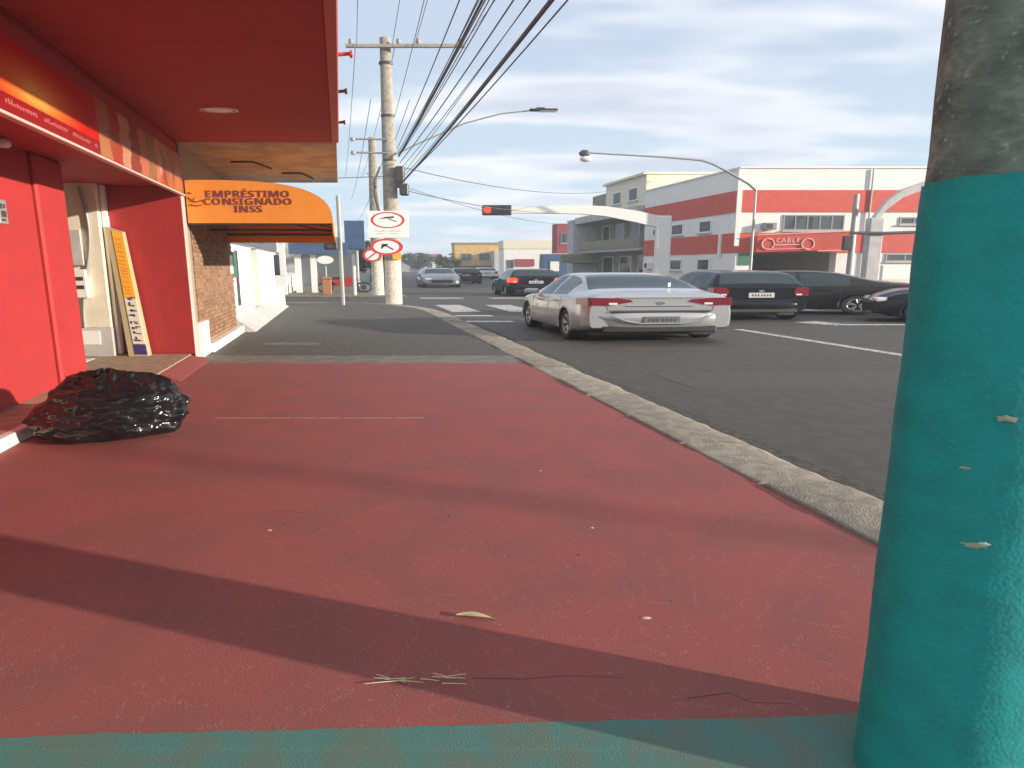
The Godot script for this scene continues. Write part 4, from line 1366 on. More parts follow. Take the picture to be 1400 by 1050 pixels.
	b.tube([Vector3(0.15, 5.75, 0.15), Vector3(1.4, 6.3, 0.15), Vector3(3.0, 6.95, 0.15), Vector3(4.4, 7.3, 0.15), Vector3(5.6, 7.42, 0.15)], 0.03, 0.024)
	obj("arm", b, M.galvanised, t)
	b = mb()
	b.xf = func(x, y, z): return up + Vector3(x, y, z)
	b.box(5.5, 6.6, 7.39, 7.47, 0.05, 0.28, 0.03)
	b.box(5.75, 6.1, 7.47, 7.52, 0.1, 0.23, 0.02)
	var hd := obj("lamp_head", b, M.dark_metal, t)
	b = mb()
	b.xf = func(x, y, z): return up + Vector3(x, y, z)
	b.box(5.9, 6.55, 7.365, 7.388, 0.08, 0.25, 0.008)
	obj("lens", b, M.lamp_glass, hd)

	# pedestrian signal post at the corner, and a plain post beyond it
	var pp := P(0.05, 0, 24.9)
	t = thing("pedestrian_signal", "thin pale post with dark pedestrian signal at the footway corner", "traffic signal", pp)
	b = mb()
	b.lathe(pp, [[0.05, 0.0], [0.05, 4.2]], 10, BROAD * 0.9)
	obj("post", b, M.galvanised, t)
	b = mb()
	b.xf = func(x, y, z): return pp + Vector3(x, y, z)
	b.box(-0.55, -0.02, 2.15, 2.62, 0.12, 0.35, 0.03)
	var sg := obj("signal_box", b, M.black_plastic, t)
	b = mb()
	b.xf = func(x, y, z): return pp + Vector3(x, y, z)
	b.tube([Vector3(-0.28, 2.5, 0.34), Vector3(-0.28, 2.5, 0.42)], 0.08, -1, 14, 1.4)
	b.tube([Vector3(-0.28, 2.28, 0.34), Vector3(-0.28, 2.28, 0.42)], 0.08, -1, 14, 1.4)
	obj("visor", b, M.dark_metal, sg)
	t = thing("blue_sign_box", "dark blue sign box on a post beyond the pedestrian signal", "sign", P(0.55, 0.03, 36.6))
	b = mb("street")
	b.box(0.35, 1.5, 2.5, 4.1, 36.6, 36.9, 0.02)
	obj("box", b, M.blue_board, t)
	b = mb()
	b.lathe(P(1.0, 0.03, 36.8), [[0.06, 0.0], [0.06, 2.5]], 10, BROAD)
	obj("post", b, M.galvanised, t)
	t = thing("plain_post", "short pale post beyond the side street", "post", P(0.9, 0.03, 33.0))
	b = mb()
	b.lathe(P(0.72, 0.03, 33.0), [[0.05, 0.0], [0.05, 2.05], [0.03, 2.1]], 10, BROAD)
	obj("shaft", b, M.pale_metal, t)

	# white signal mast with curved arm
	var c := P(23.4, 0.04, 46)
	t = thing("white_signal_mast", "white traffic signal mast with long curved arm beside the banded building", "traffic signal", c)
	b = mb()
	b.xf = func(x, y, z): return c + Vector3(x, y, z)
	b.box(-0.52, 0.55, 0.0, 5.05, -0.3, 0.3, 0.08)
	obj("column", b, M.white_paint, t)
	b = mb()
	var rows := []
	for q in [[0.0, 4.55, 0.42], [-2.0, 5.0, 0.40], [-4.2, 5.36, 0.34], [-6.0, 5.48, 0.30], [-9.0, 5.46, 0.24], [-11.6, 5.42, 0.19]]:
		rows.append([c + Vector3(q[0], q[1] - q[2], 0.22), c + Vector3(q[0], q[1] + q[2], 0.22), c + Vector3(q[0], q[1] + q[2], -0.22), c + Vector3(q[0], q[1] - q[2], -0.22)])
	for i in rows.size() - 1:
		b.hexa([rows[i][0], rows[i][3], rows[i + 1][3], rows[i + 1][0], rows[i][1], rows[i][2], rows[i + 1][2], rows[i + 1][1]])
	obj("arm", b, M.white_paint, t)
	b = mb()
	b.xf = func(x, y, z): return c + Vector3(x, y, z)
	b.box(-13.0, -10.9, 5.05, 5.75, 0.25, 0.6, 0.06)
	var hs := obj("signal_head", b, M.black_plastic, t)
	var xs := [-12.62, -11.95, -11.28]
	for i in 3:
		b = mb()
		b.xf = func(x, y, z): return c + Vector3(x, y, z)
		b.tube([Vector3(xs[i], 5.4, 0.58), Vector3(xs[i], 5.4, 0.66)], 0.2, -1, 18, 1.35)
		obj("lens", b, M.lit_red if i == 0 else M.black_plastic, hs)
	var glow := OmniLight3D.new()
	glow.name = "signal_light"
	t.add_child(glow)
	glow.position = Vector3(-12.62, 5.36, 0.85)
	glow.light_color = Color(1.0, 0.2, 0.08)
	glow.light_energy = 0.12
	glow.omni_range = 30
	glow.light_size = 0.2
	glow.shadow_enabled = true

	# grey signal mast with arched arm by the next corner
	var c2 := P(31.9, 0.04, 38.0)
	t = thing("grey_signal_mast", "grey traffic signal mast with arched arm before the garage building", "traffic signal", c2)
	b = mb()
	b.xf = func(x, y, z): return c2 + Vector3(x, y, z)
	b.box(-0.42, 0.42, 0.0, 4.3, -0.3, 0.3, 0.06)
	obj("column", b, M.grey_wall, t)
	b = mb()
	rows = []
	for q in [[-0.1, 4.15, 0.26], [0.5, 5.0, 0.25], [1.4, 5.7, 0.24], [2.8, 6.2, 0.22], [5.0, 6.45, 0.2], [9.0, 6.45, 0.2]]:
		rows.append([c2 + Vector3(q[0], q[1] - q[2], 0.2), c2 + Vector3(q[0], q[1] + q[2], 0.2), c2 + Vector3(q[0], q[1] + q[2], -0.2), c2 + Vector3(q[0], q[1] - q[2], -0.2)])
	for i in rows.size() - 1:
		b.hexa([rows[i][0], rows[i][3], rows[i + 1][3], rows[i + 1][0], rows[i][1], rows[i][2], rows[i + 1][2], rows[i + 1][1]])
	obj("arm", b, M.grey_wall, t)
	b = mb()
	b.xf = func(x, y, z): return c2 + Vector3(x, y, z)
	b.tube([Vector3(-1.6, 3.42, 0.4), Vector3(0.4, 3.40, 0.4), Vector3(3.5, 3.5, 0.4)], 0.09)
	obj("side_bar", b, M.dark_metal, t)
	var c3 := P(33.1, 0.04, 41.0)
	t = thing("signal_post", "slim grey post carrying a small signal before the red sign board", "traffic signal", c3)
	b = mb()
	b.lathe(c3, [[0.14, 0.0], [0.12, 3.2], [0.10, 6.0]], 12, BROAD)
	obj("post", b, M.grey_metal, t)
	b = mb()
	b.xf = func(x, y, z): return c3 + Vector3(x, y, z)
	b.box(-0.75, -0.15, 2.5, 3.4, 0.1, 0.4, 0.05)
	obj("signal_box", b, M.black_plastic, t)

	# street lamp with bent arm, and one like it out of the picture whose shadow crosses the red floor
	bent_lamp(P(27.3, 0.04, 42.0), "grey street lamp with bent arm and white globe before the banded building")
	bent_lamp(P(24.25, 0.04, -4.7), "grey street lamp with bent arm across the road beside the camera")

func street_poster(up: Vector3) -> void:
	var t := thing("pole_poster", "small yellow poster pasted on the tall utility pole", "poster", up + Vector3(0.15, 1.7, 0.3))
	var b := mb()
	b.xf = func(x, y, z): return up + Vector3(x, y, z)
	b.box(0.05, 0.40, 1.78, 2.05, 0.225, 0.245)
	obj("sheet", b, M.yellow_print, t)

func bent_lamp(c: Vector3, label: String) -> void:
	var t := thing("street_lamp", label, "street lamp", c, "street lamps with bent arms")
	var b := mb()
	b.lathe(c, [[0.085, 0.0], [0.06, 0.6], [0.042, 6.4]], 14, BROAD)
	obj("post", b, M.galvanised, t)
	b = mb()
	b.xf = func(x, y, z): return c + Vector3(x, y, z)
	b.tube([Vector3(0, 6.35, 0), Vector3(-0.5, 6.75, 0), Vector3(-1.8, 7.45, 0), Vector3(-2.9, 7.98, 0), Vector3(-3.6, 8.2, 0), Vector3(-6.0, 8.4, 0), Vector3(-11.2, 8.68, 0)], 0.09, 0.05, 10)
	obj("arm", b, M.galvanised, t)
	b = mb()
	b.lathe(c + Vector3(-11.2, 8.45, 0), [[0.06, 0.0], [0.16, 0.02], [0.22, 0.2], [0.10, 0.38]], 14, BROAD)
	var head := obj("lamp_head", b, M.dark_metal, t)
	b = mb()
	b.lathe(c + Vector3(-11.1, 8.10, 0), [[0.02, 0.0], [0.17, 0.05], [0.23, 0.17], [0.21, 0.28], [0.10, 0.36]], 16, BROAD)
	obj("globe", b, M.lamp_glass, head)

# ------------------------------------------------------------------ cars
func smooth_at(pts: Array, t: float) -> float:
	var n := pts.size()
	if t <= pts[0][0]: return pts[0][1]
	for i in n - 1:
		if t <= pts[i + 1][0]:
			var k: float = (t - pts[i][0]) / (pts[i + 1][0] - pts[i][0])
			var a: float = pts[maxi(i - 1, 0)][1]
			var d: float = pts[mini(i + 2, n - 1)][1]
			return lerpf(lerpf(pts[i][1], pts[i + 1][1], k), cubic_interpolate(pts[i][1], pts[i + 1][1], a, d, k), 0.55)
	return pts[n - 1][1]

func car(called: String, label: String, at: Vector3, yaw_deg: float, s: Dictionary, group := "") -> Node3D:
	# car coordinates: x to its right, y up, z ahead of its rear bumper
	var t := thing(called, label, "car", at, group)
	var cy := cos(deg_to_rad(yaw_deg))
	var sy := sin(deg_to_rad(yaw_deg))
	var cm := func(x: float, y: float, z: float) -> Vector3:
		return at + Vector3((x * cy - z * sy) * BROAD, y, -(z * cy + x * sy))
	var mk := func() -> MB:
		var q := mb()
		q.xf = cm
		return q
	var L: float = s.L
	var W: float = s.w
	var paint: Material = M[s.paint]
	var R: float = s.get("r", 0.32)
	# stations
	var zs := []
	var zz := 0.0
	var stepz: float = s.get("step", 0.05)
	while zz < L - 0.001:
		zs.append(zz)
		zz += stepz if zz > 0.25 and zz < L - 0.3 else 0.03
	zs.append(L)
	var rows := []
	var meta_k := []
	for z in zs:
		var w := smooth_at(s.wid, z) * W
		var top := smooth_at(s.top, z)
		var belt := minf(smooth_at(s.belt, z), top - 0.03)
		var wr := minf(smooth_at(s.wr, z) * W, w * 0.93)
		var yb := smooth_at(s.bot, z)
		var half := [[0.0, yb], [w * 0.6, yb], [w * 0.955, yb + 0.005]]
		for j in 9:
			var k := j / 8.0
			half.append([w * (0.972 + 0.028 * sin(PI * (0.15 + 0.7 * k))), lerpf(yb + 0.04, belt - 0.13, k)])
		half.append([w * 0.978, belt - 0.06])
		half.append([w * 0.957, belt - 0.012])
		half.append([w * 0.93, belt])
		var rail := maxf(belt + 0.012, top - 0.075)
		half.append([lerpf(w * 0.93, wr + 0.02, 0.5) + 0.012, lerpf(belt, rail, 0.5)])
		half.append([wr + 0.02, rail])
		half.append([wr * 0.95, lerpf(rail, top, 0.5)])
		half.append([wr * 0.80, lerpf(rail, top, 0.82)])
		half.append([wr * 0.40, lerpf(rail, top, 0.97)])
		half.append([0.0, top])
		var row := []
		for q in half: row.append(cm.call(q[0], q[1], z))
		for j in range(half.size() - 2, 0, -1): row.append(cm.call(-half[j][0], half[j][1], z))
		rows.append(row)
		meta_k.append([w, belt, top, yb])
	var NH := 21   # points of the right half, from under the sill to the roof ridge
	var NC: int = rows[0].size()
	var level := func(j: int) -> int: return j if j < NH - 1 else NC - 1 - j
	var lowy := func(z: float, k: int) -> float:
		return lerpf(smooth_at(s.bot, z) + 0.04, minf(smooth_at(s.belt, z), smooth_at(s.top, z) - 0.03) - 0.13, clampf((k - 3) / 8.0, 0, 1))
	var kind := func(i: int, j: int) -> String:
		var k: int = level.call(j)
		var z: float = (zs[i] + zs[i + 1]) / 2
		if k <= 10:
			var y: float = (lowy.call(z, k) + lowy.call(z, k + 1)) / 2 if k >= 3 else smooth_at(s.bot, z)
			for ax in s.axles:
				if Vector2(z - ax, y - R).length() < R + 0.045 and k >= 1: return "none"
		if k >= 14 and k <= 15:
			for q in s.side: if z > q[0] and z < q[1]: return "side_window"
		if k >= 17:
			if z > s.rear[0] and z < s.rear[1]: return "rear_window"
			if z > s.front[0] and z < s.front[1]: return "windscreen"
		return "body"
	var mid := func(_p, i, _j): return cm.call(0.0, 0.6, clampf(zs[i], 0.5, L - 0.5))
	for q in ["body", "rear_window", "windscreen"]:
		var b := mb()
		b.grid(rows, mid, func(i, j): return kind.call(i, j) != q, true)
		if q == "body":
			b.face(rows[0].duplicate(), cm.call(0, 0.6, 0.5))
			b.face(rows[-1].duplicate(), cm.call(0, 0.5, L - 0.5))
		obj(q, b, paint if q == "body" else M.car_glass, t)
	for q in s.side:
		for right in [true, false]:
			var b := mb()
			b.grid(rows, mid, func(i, j): return not (kind.call(i, j) == "side_window" and (j < NH - 1) == right and (zs[i] + zs[i + 1]) / 2 > q[0] and (zs[i] + zs[i + 1]) / 2 < q[1]), true)
			obj("side_window", b, M.car_glass, t)
	# wheels with arches
	for ax in s.axles:
		var w: float = smooth_at(s.wid, ax) * W
		for sd in [-1, 1]:
			var b: MB = mk.call()
			var ar := []
			for x in [0.45, w - 0.02]:
				var row := []
				for i in 17:
					var a := PI * i / 16.0
					row.append(cm.call(sd * x, R + sin(a) * (R + 0.07) - 0.02, ax + cos(a) * (R + 0.07)))
				ar.append(row)
			b.grid(ar, func(_p, _i, _j): return cm.call(sd * 0.7, 3.0, ax))
			obj("arch_liner", b, M.black_plastic, t)
			b = mk.call()
			var lip := []
			for i in 21:
				var a := PI * (i / 20.0 * 1.16 - 0.08)
				lip.append(Vector3(sd * (w - 0.004), R + sin(a) * (R + 0.055), ax + cos(a) * (R + 0.055)))
			b.tube(lip, 0.024, -1, 6)
			obj("arch_lip", b, M[s.get("lip", s.paint)], t)
			# tyre
			var prof := [[R * 0.62, -0.09], [R * 0.80, -0.105], [R * 0.95, -0.10], [R, -0.075], [R, 0.075], [R * 0.95, 0.10], [R * 0.80, 0.105], [R * 0.62, 0.09]]
			var tr := []
			for q in prof:
				var row := []
				for i in 28: row.append(cm.call(sd * (w - 0.115) + q[1], R + sin(TAU * i / 28) * q[0], ax + cos(TAU * i / 28) * q[0]))
				tr.append(row)
			b = mb()
			b.grid(tr, func(_p, _i, _j): return cm.call(sd * (w - 0.115), R, ax), null, true)
			var wheel := obj("wheel", b, M.rubber, t)
			# rim: dished disc and spokes
			b = mb()
			var rim := []
			for q in [[R * 0.64, 0.088], [R * 0.58, 0.08], [R * 0.54, 0.02], [R * 0.1, 0.0], [0.001, 0.0]]:
				var row := []
				for i in 28: row.append(cm.call(sd * (w - 0.115 + q[1]), R + sin(TAU * i / 28) * q[0], ax + cos(TAU * i / 28) * q[0]))
				rim.append(row)
			b.grid(rim, func(_p, _i, _j): return cm.call(0.0, R, ax), null, true)
			var hub := obj("rim", b, M.dark_metal, wheel)
			b = mk.call()
			for i in 5:
				var a := TAU * i / 5.0 + 0.3
				for w2 in [-0.16, 0.16]:
					b.tube([Vector3(sd * (w - 0.045), R + sin(a) * 0.04, ax + cos(a) * 0.04), Vector3(sd * (w - 0.03), R + sin(a + w2) * R * 0.6, ax + cos(a + w2) * R * 0.6)], 0.026, 0.022, 6)
			var ringp := []
			for i in 29: ringp.append(Vector3(sd * (w - 0.03), R + sin(TAU * i / 28) * R * 0.61, ax + cos(TAU * i / 28) * R * 0.61))
			b.tube(ringp, 0.018, -1, 6)
			obj("spokes", b, M.alloy, wheel)
	# underside
	var ub: MB = mk.call()
	ub.box(-W * 0.82, W * 0.82, 0.16, 0.24, 0.25, L - 0.3)
	obj("underside", ub, M.black_plastic, t)
	# mirrors
	for sd in [-1, 1]:
		var b: MB = mk.call()
		var mz: float = s.mirror
		var mw: float = smooth_at(s.wid, mz) * W
		var my: float = smooth_at(s.belt, mz)
		b.box(minf(sd * (mw - 0.06), sd * (mw + 0.15)), maxf(sd * (mw - 0.06), sd * (mw + 0.15)), my + 0.0, my + 0.13, mz, mz + 0.09, 0.03)
		obj("mirror", b, paint, t)
	# rear: bumper, lamps, plate
	var rb := smooth_at(s.bot, 0.0)
	var w0: float = smooth_at(s.wid, 0.0) * W
	var bp := []
	var by: float = s.get("bumper_top", 0.58)
	for y in [[rb - 0.02, 0.02], [rb + 0.03, -0.055], [lerpf(rb, by, 0.55), -0.085], [by - 0.05, -0.075], [by, -0.03], [by + 0.02, 0.01]]:
		var row := []
		for i in 25:
			var k := i / 24.0 * 2 - 1
			var bend := pow(absf(k), 4.0)
			row.append(cm.call(k * (w0 * 1.025 + 0.02), y[0], y[1] + bend * 0.24))
		bp.append(row)
	var bb := mb()
	bb.grid(bp, func(_p, _i, _j): return cm.call(0, 0.5, 0.8))
	var bum := obj("rear_bumper", bb, paint, t)
	bb = mk.call()
	bb.box(-W * 0.74, W * 0.74, rb - 0.09, rb + 0.035, -0.03, 0.1, 0.02)
	obj("diffuser", bb, M.black_plastic, bum)
	for sd in [-1, 1]:
		bb = mk.call()
		var poly := []
		for q in s.lamp: poly.append([sd * q[0] * w0, q[1]])
		bb.prism(poly, -0.022, 0.015)
		var y0: float = s.lamp[0][1]
		for q in s.lamp: y0 = minf(y0, q[1])
		var y1: float = s.lamp[0][1]
		for q in s.lamp: y1 = maxf(y1, q[1])
		var sw: float = s.get("wrap", 0.3)
		var wa := smooth_at(s.wid, 0.02) * W
		var wb := smooth_at(s.wid, sw) * W
		bb.hexa([cm.call(sd * (wa - 0.05), y0, -0.018), cm.call(sd * (wa + 0.012), y0, -0.005), cm.call(sd * (wb + 0.008), y0 + 0.02, sw), cm.call(sd * (wb - 0.05), y0 + 0.02, sw), cm.call(sd * (wa - 0.05), y1, -0.018), cm.call(sd * (wa + 0.008), y1, -0.005), cm.call(sd * (wb + 0.004), y1 - 0.02, sw), cm.call(sd * (wb - 0.05), y1 - 0.02, sw)])
		var tl := obj("taillight", bb, M[s.get("lamp_mat", "lens_red")], t)
		bb = mk.call()
		var rx: float = s.get("reverse", 0.62)
		bb.box(minf(sd * rx * w0, sd * (rx + 0.12) * w0), maxf(sd * rx * w0, sd * (rx + 0.12) * w0), y0 + 0.02, y0 + 0.06, -0.028, -0.018)
		obj("reverse_lens", bb, M.lens_white, tl)
	bb = mk.call()
	var pyy: float = s.plate
	var pz: float = -0.105 if pyy < by else -0.028
	bb.box(-0.22, 0.22, pyy - 0.07, pyy + 0.07, pz, pz + 0.03, 0.004)
	var pl := obj("number_plate", bb, M[s.get("plate_mat", "plate_grey")], t)
	bb = mk.call()
	var xx := -0.17
	for i in 7:
		bb.box(xx, xx + 0.030, pyy - 0.035, pyy + 0.03, pz - 0.003, pz - 0.001)
		xx += 0.049 + (0.012 if i == 2 else 0.0)
	obj("plate_marks", bb, M.dark_metal, pl)
	var sx: float = s.get("boot", 0.80) * w0
	var lid_top: float = minf(smooth_at(s.top, 0.0), smooth_at(s.belt, 0.0)) - 0.01
	for sd in [-1, 1]:
		bb = mk.call()
		bb.tube([Vector3(sd * sx * 0.93, by + 0.03, -0.004), Vector3(sd * sx, lid_top, -0.004)], 0.005, -1, 5)
		obj("boot_gap", bb, M.black_plastic, t)
	bb = mk.call()
	bb.box(-sx * 0.93, sx * 0.93, by + 0.022, by + 0.032, -0.007, 0.0)
	obj("boot_gap", bb, M.black_plastic, t)
	bb = mk.call()
	var badge := []
	for i in 16: badge.append([0.05 * cos(TAU * i / 16), lid_top - 0.05 + 0.035 * sin(TAU * i / 16)])
	bb.prism(badge, -0.016, 0.0)
	obj("badge", bb, M.chrome, t)
	# front
	for sd in [-1, 1]:
		bb = mk.call()
		var fw: float = smooth_at(s.wid, L - 0.15) * W
		bb.box(minf(sd * fw * 0.6, sd * fw * 1.0), maxf(sd * fw * 0.6, sd * fw * 1.0), 0.58, 0.72, L - 0.25, L - 0.02, 0.04)
		obj("headlight", bb, M.lens_white, t)
	bb = mk.call()
	bb.box(-0.45, 0.45, 0.36, 0.58, L - 0.08, L + 0.02, 0.02)
	obj("grille", bb, M.black_plastic, t)
	# door seams, sill trim, handles
	for sd in [-1, 1]:
		for hz in s.handles:
			bb = mk.call()
			var hw: float = smooth_at(s.wid, hz) * W
			bb.box(minf(sd * (hw - 0.02), sd * (hw + 0.025)), maxf(sd * (hw - 0.02), sd * (hw + 0.025)), smooth_at(s.belt, hz) - 0.15, smooth_at(s.belt, hz) - 0.11, hz, hz + 0.2, 0.008)
			obj("door_handle", bb, paint, t)
		for dz in s.seams:
			bb = mk.call()
			var pts := []
			for i in 8:
				var k := i / 7.0
				var y := lerpf(smooth_at(s.bot, dz) + 0.06, smooth_at(s.belt, dz) - 0.02, k)
				var hw: float = smooth_at(s.wid, dz) * W * (0.972 + 0.028 * sin(PI * (0.15 + 0.7 * k)))
				pts.append(Vector3(sd * (hw + 0.001 - 0.012 * k * k), y, dz))
			bb.tube(pts, 0.005, -1, 5)
			obj("door_seam", bb, M.black_plastic, t)
	return t

func sedan() -> Dictionary:
	return {"L": 4.85, "w": 0.935, "paint": "silver_paint", "r": 0.335, "step": 0.04,
		"top": [[0, 0.97], [0.05, 1.02], [0.16, 1.055], [0.45, 1.085], [0.8, 1.16], [1.4, 1.375], [1.9, 1.445], [2.5, 1.45], [3.0, 1.36], [3.75, 1.0], [4.4, 0.90], [4.75, 0.74], [4.85, 0.6]],
		"belt": [[0, 0.90], [0.5, 0.96], [1.2, 0.97], [2.4, 0.93], [3.6, 0.90], [4.4, 0.80], [4.85, 0.56]],
		"wid": [[0, 0.90], [0.05, 0.94], [0.2, 0.985], [0.8, 1.0], [3.8, 1.0], [4.4, 0.96], [4.7, 0.85], [4.85, 0.66]],
		"wr": [[0, 0.86], [0.5, 0.83], [0.85, 0.77], [1.5, 0.645], [2.0, 0.63], [2.7, 0.66], [3.2, 0.70], [3.8, 0.82], [4.85, 0.6]],
		"bot": [[0, 0.33], [0.3, 0.25], [0.8, 0.2], [4.2, 0.19], [4.85, 0.24]],
		"rear": [0.66, 1.62], "front": [2.86, 3.62], "side": [[1.18, 2.12], [2.2, 3.2]], "axles": [1.02, 3.86], "mirror": 3.1,
		"lamp": [[1.01, 0.955], [0.98, 0.80], [0.72, 0.79], [0.40, 0.87], [0.44, 0.915], [0.70, 0.945]], "wrap": 0.36, "reverse": 0.62, "plate": 0.50, "plate_mat": "plate_dark", "bumper_top": 0.66,
		"handles": [1.55, 2.6], "seams": [1.35, 2.16, 3.35]}

func hatch(paint: String) -> Dictionary:
	return {"L": 3.95, "w": 0.86, "paint": paint, "r": 0.305, "step": 0.05,
		"top": [[0, 0.98], [0.04, 1.05], [0.10, 1.12], [0.32, 1.37], [0.5, 1.44], [1.2, 1.48], [1.9, 1.47], [2.3, 1.38], [3.0, 1.02], [3.5, 0.94], [3.8, 0.8], [3.95, 0.62]],
		"belt": [[0, 0.94], [0.4, 0.96], [1.2, 0.95], [3.0, 0.90], [3.6, 0.80], [3.95, 0.58]],
		"wid": [[0, 0.92], [0.05, 0.96], [0.25, 0.99], [0.8, 1.0], [3.2, 1.0], [3.6, 0.95], [3.85, 0.84], [3.95, 0.7]],
		"wr": [[0, 0.88], [0.12, 0.84], [0.35, 0.74], [0.6, 0.70], [1.8, 0.69], [2.4, 0.74], [3.0, 0.82], [3.95, 0.6]],
		"bot": [[0, 0.34], [0.3, 0.25], [0.8, 0.2], [3.4, 0.19], [3.95, 0.25]],
		"rear": [0.08, 0.42], "front": [2.12, 2.92], "side": [[0.42, 1.28], [1.38, 2.5]], "axles": [0.72, 3.18], "mirror": 2.45,
		"lamp": [[1.01, 0.99], [1.0, 0.74], [0.74, 0.74], [0.70, 0.88], [0.78, 0.99]], "wrap": 0.22, "reverse": 0.76, "plate": 0.76, "bumper_top": 0.58,
		"handles": [0.85, 1.85], "seams": [0.5, 1.33, 2.62]}

func cars() -> void:
	var ahead := 8.7
	# silver sedan
	var t := car("silver_sedan", "silver sedan driving off beside the kerb", Vector3(3.08, ROAD_Y, -12.95), ahead, sedan())
	silver_trim(t)
	# black hatchback in the next lane
	car("black_hatchback", "black hatchback with pale plate in the lane beyond the silver sedan", Vector3(7.30, ROAD_Y, -18.35), ahead, hatch("black_paint"))
	# two dark cars turning across behind the teal pole
	var h := sedan()
	h.paint = "brown_paint"
	h.r = 0.32
	car("dark_brown_sedan", "dark brown sedan turning across beyond the black hatchback", Vector3(13.7, ROAD_Y, -21.4), 74.0, h)
	var h2 := hatch("black_paint")
	car("black_turning_car", "black car half hidden behind the teal painted pole", Vector3(17.6, ROAD_Y, -18.1), 80.0, h2)
	# far traffic
	var hb := hatch("black_paint")
	hb.lamp_mat = "lit_brake"
	hb.step = 0.1
	car("braking_hatchback", "dark hatchback with brake lights lit ahead of the silver sedan", Vector3(1.3, ROAD_Y, -34.0), ahead, hb)
	var hg := hatch("grey_paint")
	hg.step = 0.1
	car("grey_car", "pale grey hatchback coming the other way beyond the tall utility pole", Vector3(-6.4, ROAD_Y, -52.0), 188.7, hg)
	var hw := hatch("black_paint")
	hw.step = 0.1
	car("distant_black_car", "distant black hatchback behind the pale grey oncoming car", Vector3(-4.3, ROAD_Y, -60.0), ahead, hw)
	var hv := hatch("white_car_paint")
	hv.step = 0.1
	car("distant_white_car", "distant white hatchback parked before the yellow building", Vector3(-3.2, ROAD_Y, -80.0), ahead, hv)

func silver_trim(t: Node3D) -> void:
	var at := t.position
	var cy := cos(deg_to_rad(8.7))
	var sy := sin(deg_to_rad(8.7))
	var cm := func(x: float, y: float, z: float) -> Vector3:
		return at + Vector3((x * cy - z * sy) * BROAD, y, -(z * cy + x * sy))
	# bright blade along the lower bumper, crease over the plate, dark insert
	var b := mb()
	b.xf = cm
	b.tube([Vector3(-0.62, 0.60, -0.085), Vector3(-0.42, 0.47, -0.10), Vector3(-0.26, 0.425, -0.105), Vector3(0.26, 0.425, -0.105), Vector3(0.42, 0.47, -0.10), Vector3(0.62, 0.60, -0.085)], 0.016, -1, 8)
	obj("bumper_blade", b, M.chrome, t)
	b = mb()
	b.xf = cm
	b.box(-0.60, 0.60, 0.655, 0.675, -0.06, 0.0, 0.006)
	obj("boot_seam", b, M.black_plastic, t)
	b = mb()
	b.xf = cm
	b.box(-0.52, 0.52, 0.945, 0.965, -0.03, 0.01, 0.006)
	obj("boot_lip", b, M.silver_paint, t)
	b = mb()
	b.xf = cm
	b.box(-0.40, 0.40, 0.775, 0.795, -0.035, 0.0, 0.006)
	obj("boot_strip", b, M.chrome, t)
	b = mb()
	b.xf = cm
	b.prism([[0.30, 1.15], [0.335, 1.15], [0.335, 1.24], [0.30, 1.24]], 0.74, 0.75)
	obj("rear_sticker", b, M.sign_white, t)

# ------------------------------------------------------------------ rubbish bag and litter
func small_things() -> void:
	rubbish_bag()
	# dry leaf
	var lf := mb()
	var c := Vector3(-0.16, 0.004, -2.45)
	var rows := []
	for i in 9:
		var k := i / 8.0
		var wv := 0.016 * sin(PI * pow(k, 0.8)) + 0.001
		var row := []
		for s in [-1.0, 0.0, 1.0]:
			row.append(c + Vector3((k - 0.5) * 0.17, 0.012 * sin(PI * k) + absf(s) * 0.010, 0.3 * (k - 0.5) * 0.1 + s * wv))
		rows.append(row)
	lf.grid(rows, func(p, _i, _j): return p - Vector3(0, 1, 0))
	var o := obj("dry_leaf", lf, M.dry_leaf)
	meta(o, "curled dry leaf on the red floor at the edge of the pole's shadow", "leaf")
	# tuft of straw
	var t := thing("straw_litter", "scattered pale straw lying on the red floor near the teal strip", "straw", Vector3(-0.35, 0.0, -2.04))
	var r := RandomNumberGenerator.new()
	r.seed = 9
	for i in 13:
		var b := mb()
		var a := Vector3(-0.35 + r.randf_range(-0.12, 0.12), 0.005 + r.randf() * 0.006, -2.04 + r.randf_range(-0.02, 0.02))
		var d := Vector3(r.randf_range(0.04, 0.12) * (1 if r.randf() < 0.7 else -1), r.randf_range(0, 0.006), r.randf_range(-0.022, 0.022))
		b.tube([a, a + d * 0.5 + Vector3(0, 0.004, 0.004), a + d], 0.0022, 0.0012, 5)
		obj("stalk", b, M.straw, t)
	# small bits
	for i in 40:
		var b := mb()
		var p := Vector3(r.randf_range(-2.2, 1.2), 0.004, -r.randf_range(2.1, 5.5))
		var s := (0.005 + 0.007 * r.randf()) if i < 4 else 0.002 + 0.005 * r.randf()
		b.lathe(p - Vector3(0, 0.004, 0), [[s, 0.0], [s * 0.8, s * 0.25], [s * 0.2, s * 0.4]], 6, r.randf_range(1.2, 2.2))
		var q := obj("grit", b, M.dry_leaf if i < 4 else M.mortar_dark)
		meta(q, "pale crumb of litter on the red floor" if i < 4 else "tiny dark grit on the red floor", "litter", "pale crumbs on the red floor" if i < 4 else "dark grit on the red floor")

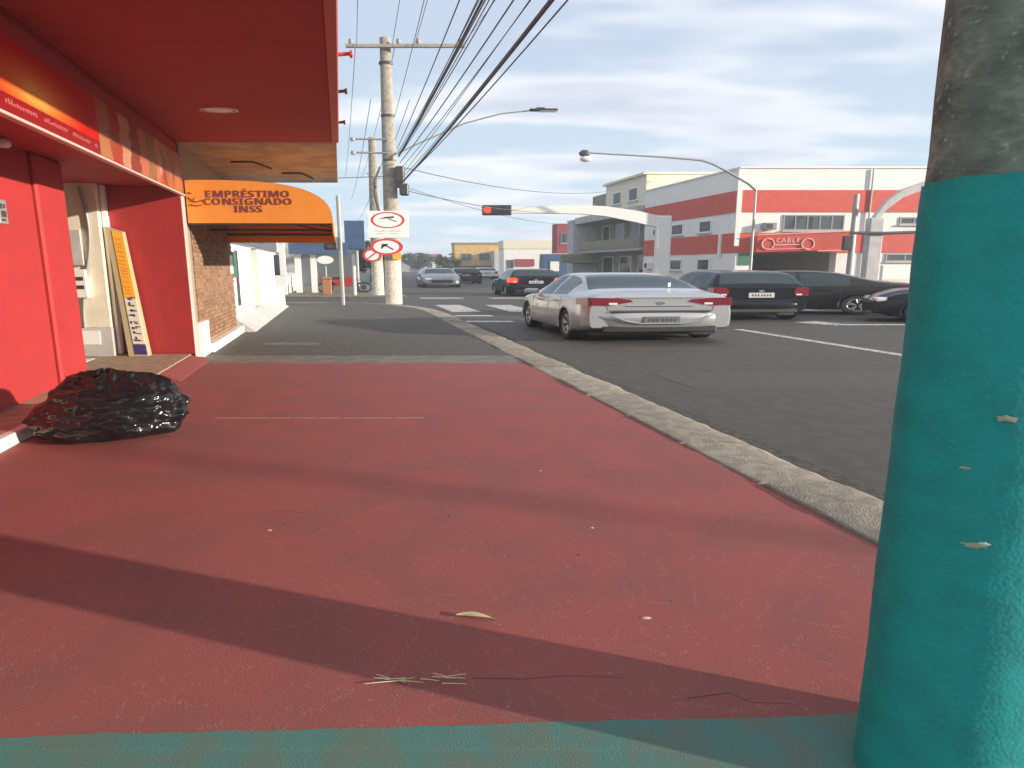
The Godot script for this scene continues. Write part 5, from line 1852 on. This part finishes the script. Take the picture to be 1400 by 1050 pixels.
func rubbish_bag() -> void:
	var c := Vector3(-3.60, 0.0, -5.42)
	var t := thing("rubbish_bag", "shiny black plastic rubbish bag slumped against the doorstep", "rubbish bag", c)
	var fr := RandomNumberGenerator.new()
	fr.seed = 19
	var folds := []
	for i in 24:
		var at := Vector3(fr.randfn(), fr.randfn() * 0.8, fr.randfn()).normalized()
		var across := at.cross(Vector3(fr.randfn(), fr.randfn(), fr.randfn())).normalized()
		folds.append([across, at.dot(across), fr.randf_range(0.022, 0.042), fr.randf_range(0.05, 0.13), at, fr.randf_range(0.5, 1.0)])
	var soft := FastNoiseLite.new()
	soft.seed = 3
	soft.frequency = 0.9
	var knot := Vector3(0.03, 1.0, 0.05).normalized()
	var rows := []
	var nu := 200
	var nv := 130
	for i in nv + 1:
		var th := PI * i / nv
		var row := []
		for j in nu:
			var ph := TAU * j / nu
			var d := Vector3(sin(th) * cos(ph), cos(th), sin(th) * sin(ph))
			var f := 0.97 + 0.20 * soft.get_noise_3dv(d * 1.5)
			for q in folds:
				var bent: float = d.dot(q[0]) - q[1] + 0.16 * soft.get_noise_3dv(d * 1.0 + q[0] * 5.0)
				var reach: float = clampf(1.25 - d.distance_to(q[4]) / q[5], 0.0, 1.0)
				# a crease: a sharp ridge with a shallow hollow beside it
				f += reach * q[2] * (exp(-absf(bent) / q[3]) - 0.55 * exp(-absf(bent - q[3] * 2.6) / (q[3] * 2.0)))
			# pleats running to the knot
			var away := acos(clampf(d.dot(knot), -1, 1))
			var around := atan2(d.z, d.x) + 0.9 * soft.get_noise_3dv(d * 1.2 + Vector3(3, 0, 0))
			f += 0.055 * exp(-away * 1.5) * (1.0 - 2.0 * absf(sin(around * 5.5)))
			f += 0.03 * exp(-away * away * 14.0)
			var p := Vector3(d.x * 0.67, d.y * 0.33, d.z * 0.43) * f
			p.y += 0.255
			p.y -= 0.10 * clampf(-d.x - 0.35, 0, 1) * 1.5    # slumped toward the wall
			p.x -= 0.06 * clampf(0.2 - p.y, 0, 1)
			if p.y < 0.035: p.y = 0.006 + (p.y + 0.2) * 0.12 if p.y > -0.2 else 0.006
			p.y = maxf(p.y, 0.006)
			row.append(c + p)
		rows.append(row)
	var b := mb()
	b.grid(rows, func(_p, _i, _j): return c + Vector3(0, 0.22, 0), null, true)
	obj("bag", b, M.bag_plastic, t)
	b = mb()
	var kr := []
	var kb := c + Vector3(0.02, 0.46, 0.02)
	for q in [[0.10, -0.03], [0.05, 0.02], [0.032, 0.04], [0.055, 0.07], [0.075, 0.10]]:
		var row := []
		for j in 28:
			var a := TAU * j / 28
			var rr: float = q[0] * (1.0 + 0.25 * sin(a * 5.0 + q[1] * 30.0))
			row.append(kb + Vector3(cos(a) * rr * 1.5, q[1] + 0.02 * sin(a * 3.0) * q[1] * 8.0, sin(a) * rr))
		kr.append(row)
	b.grid(kr, func(p, _i, _j): return Vector3(kb.x, p.y, kb.z), null, true)
	obj("knot", b, M.bag_plastic, t)
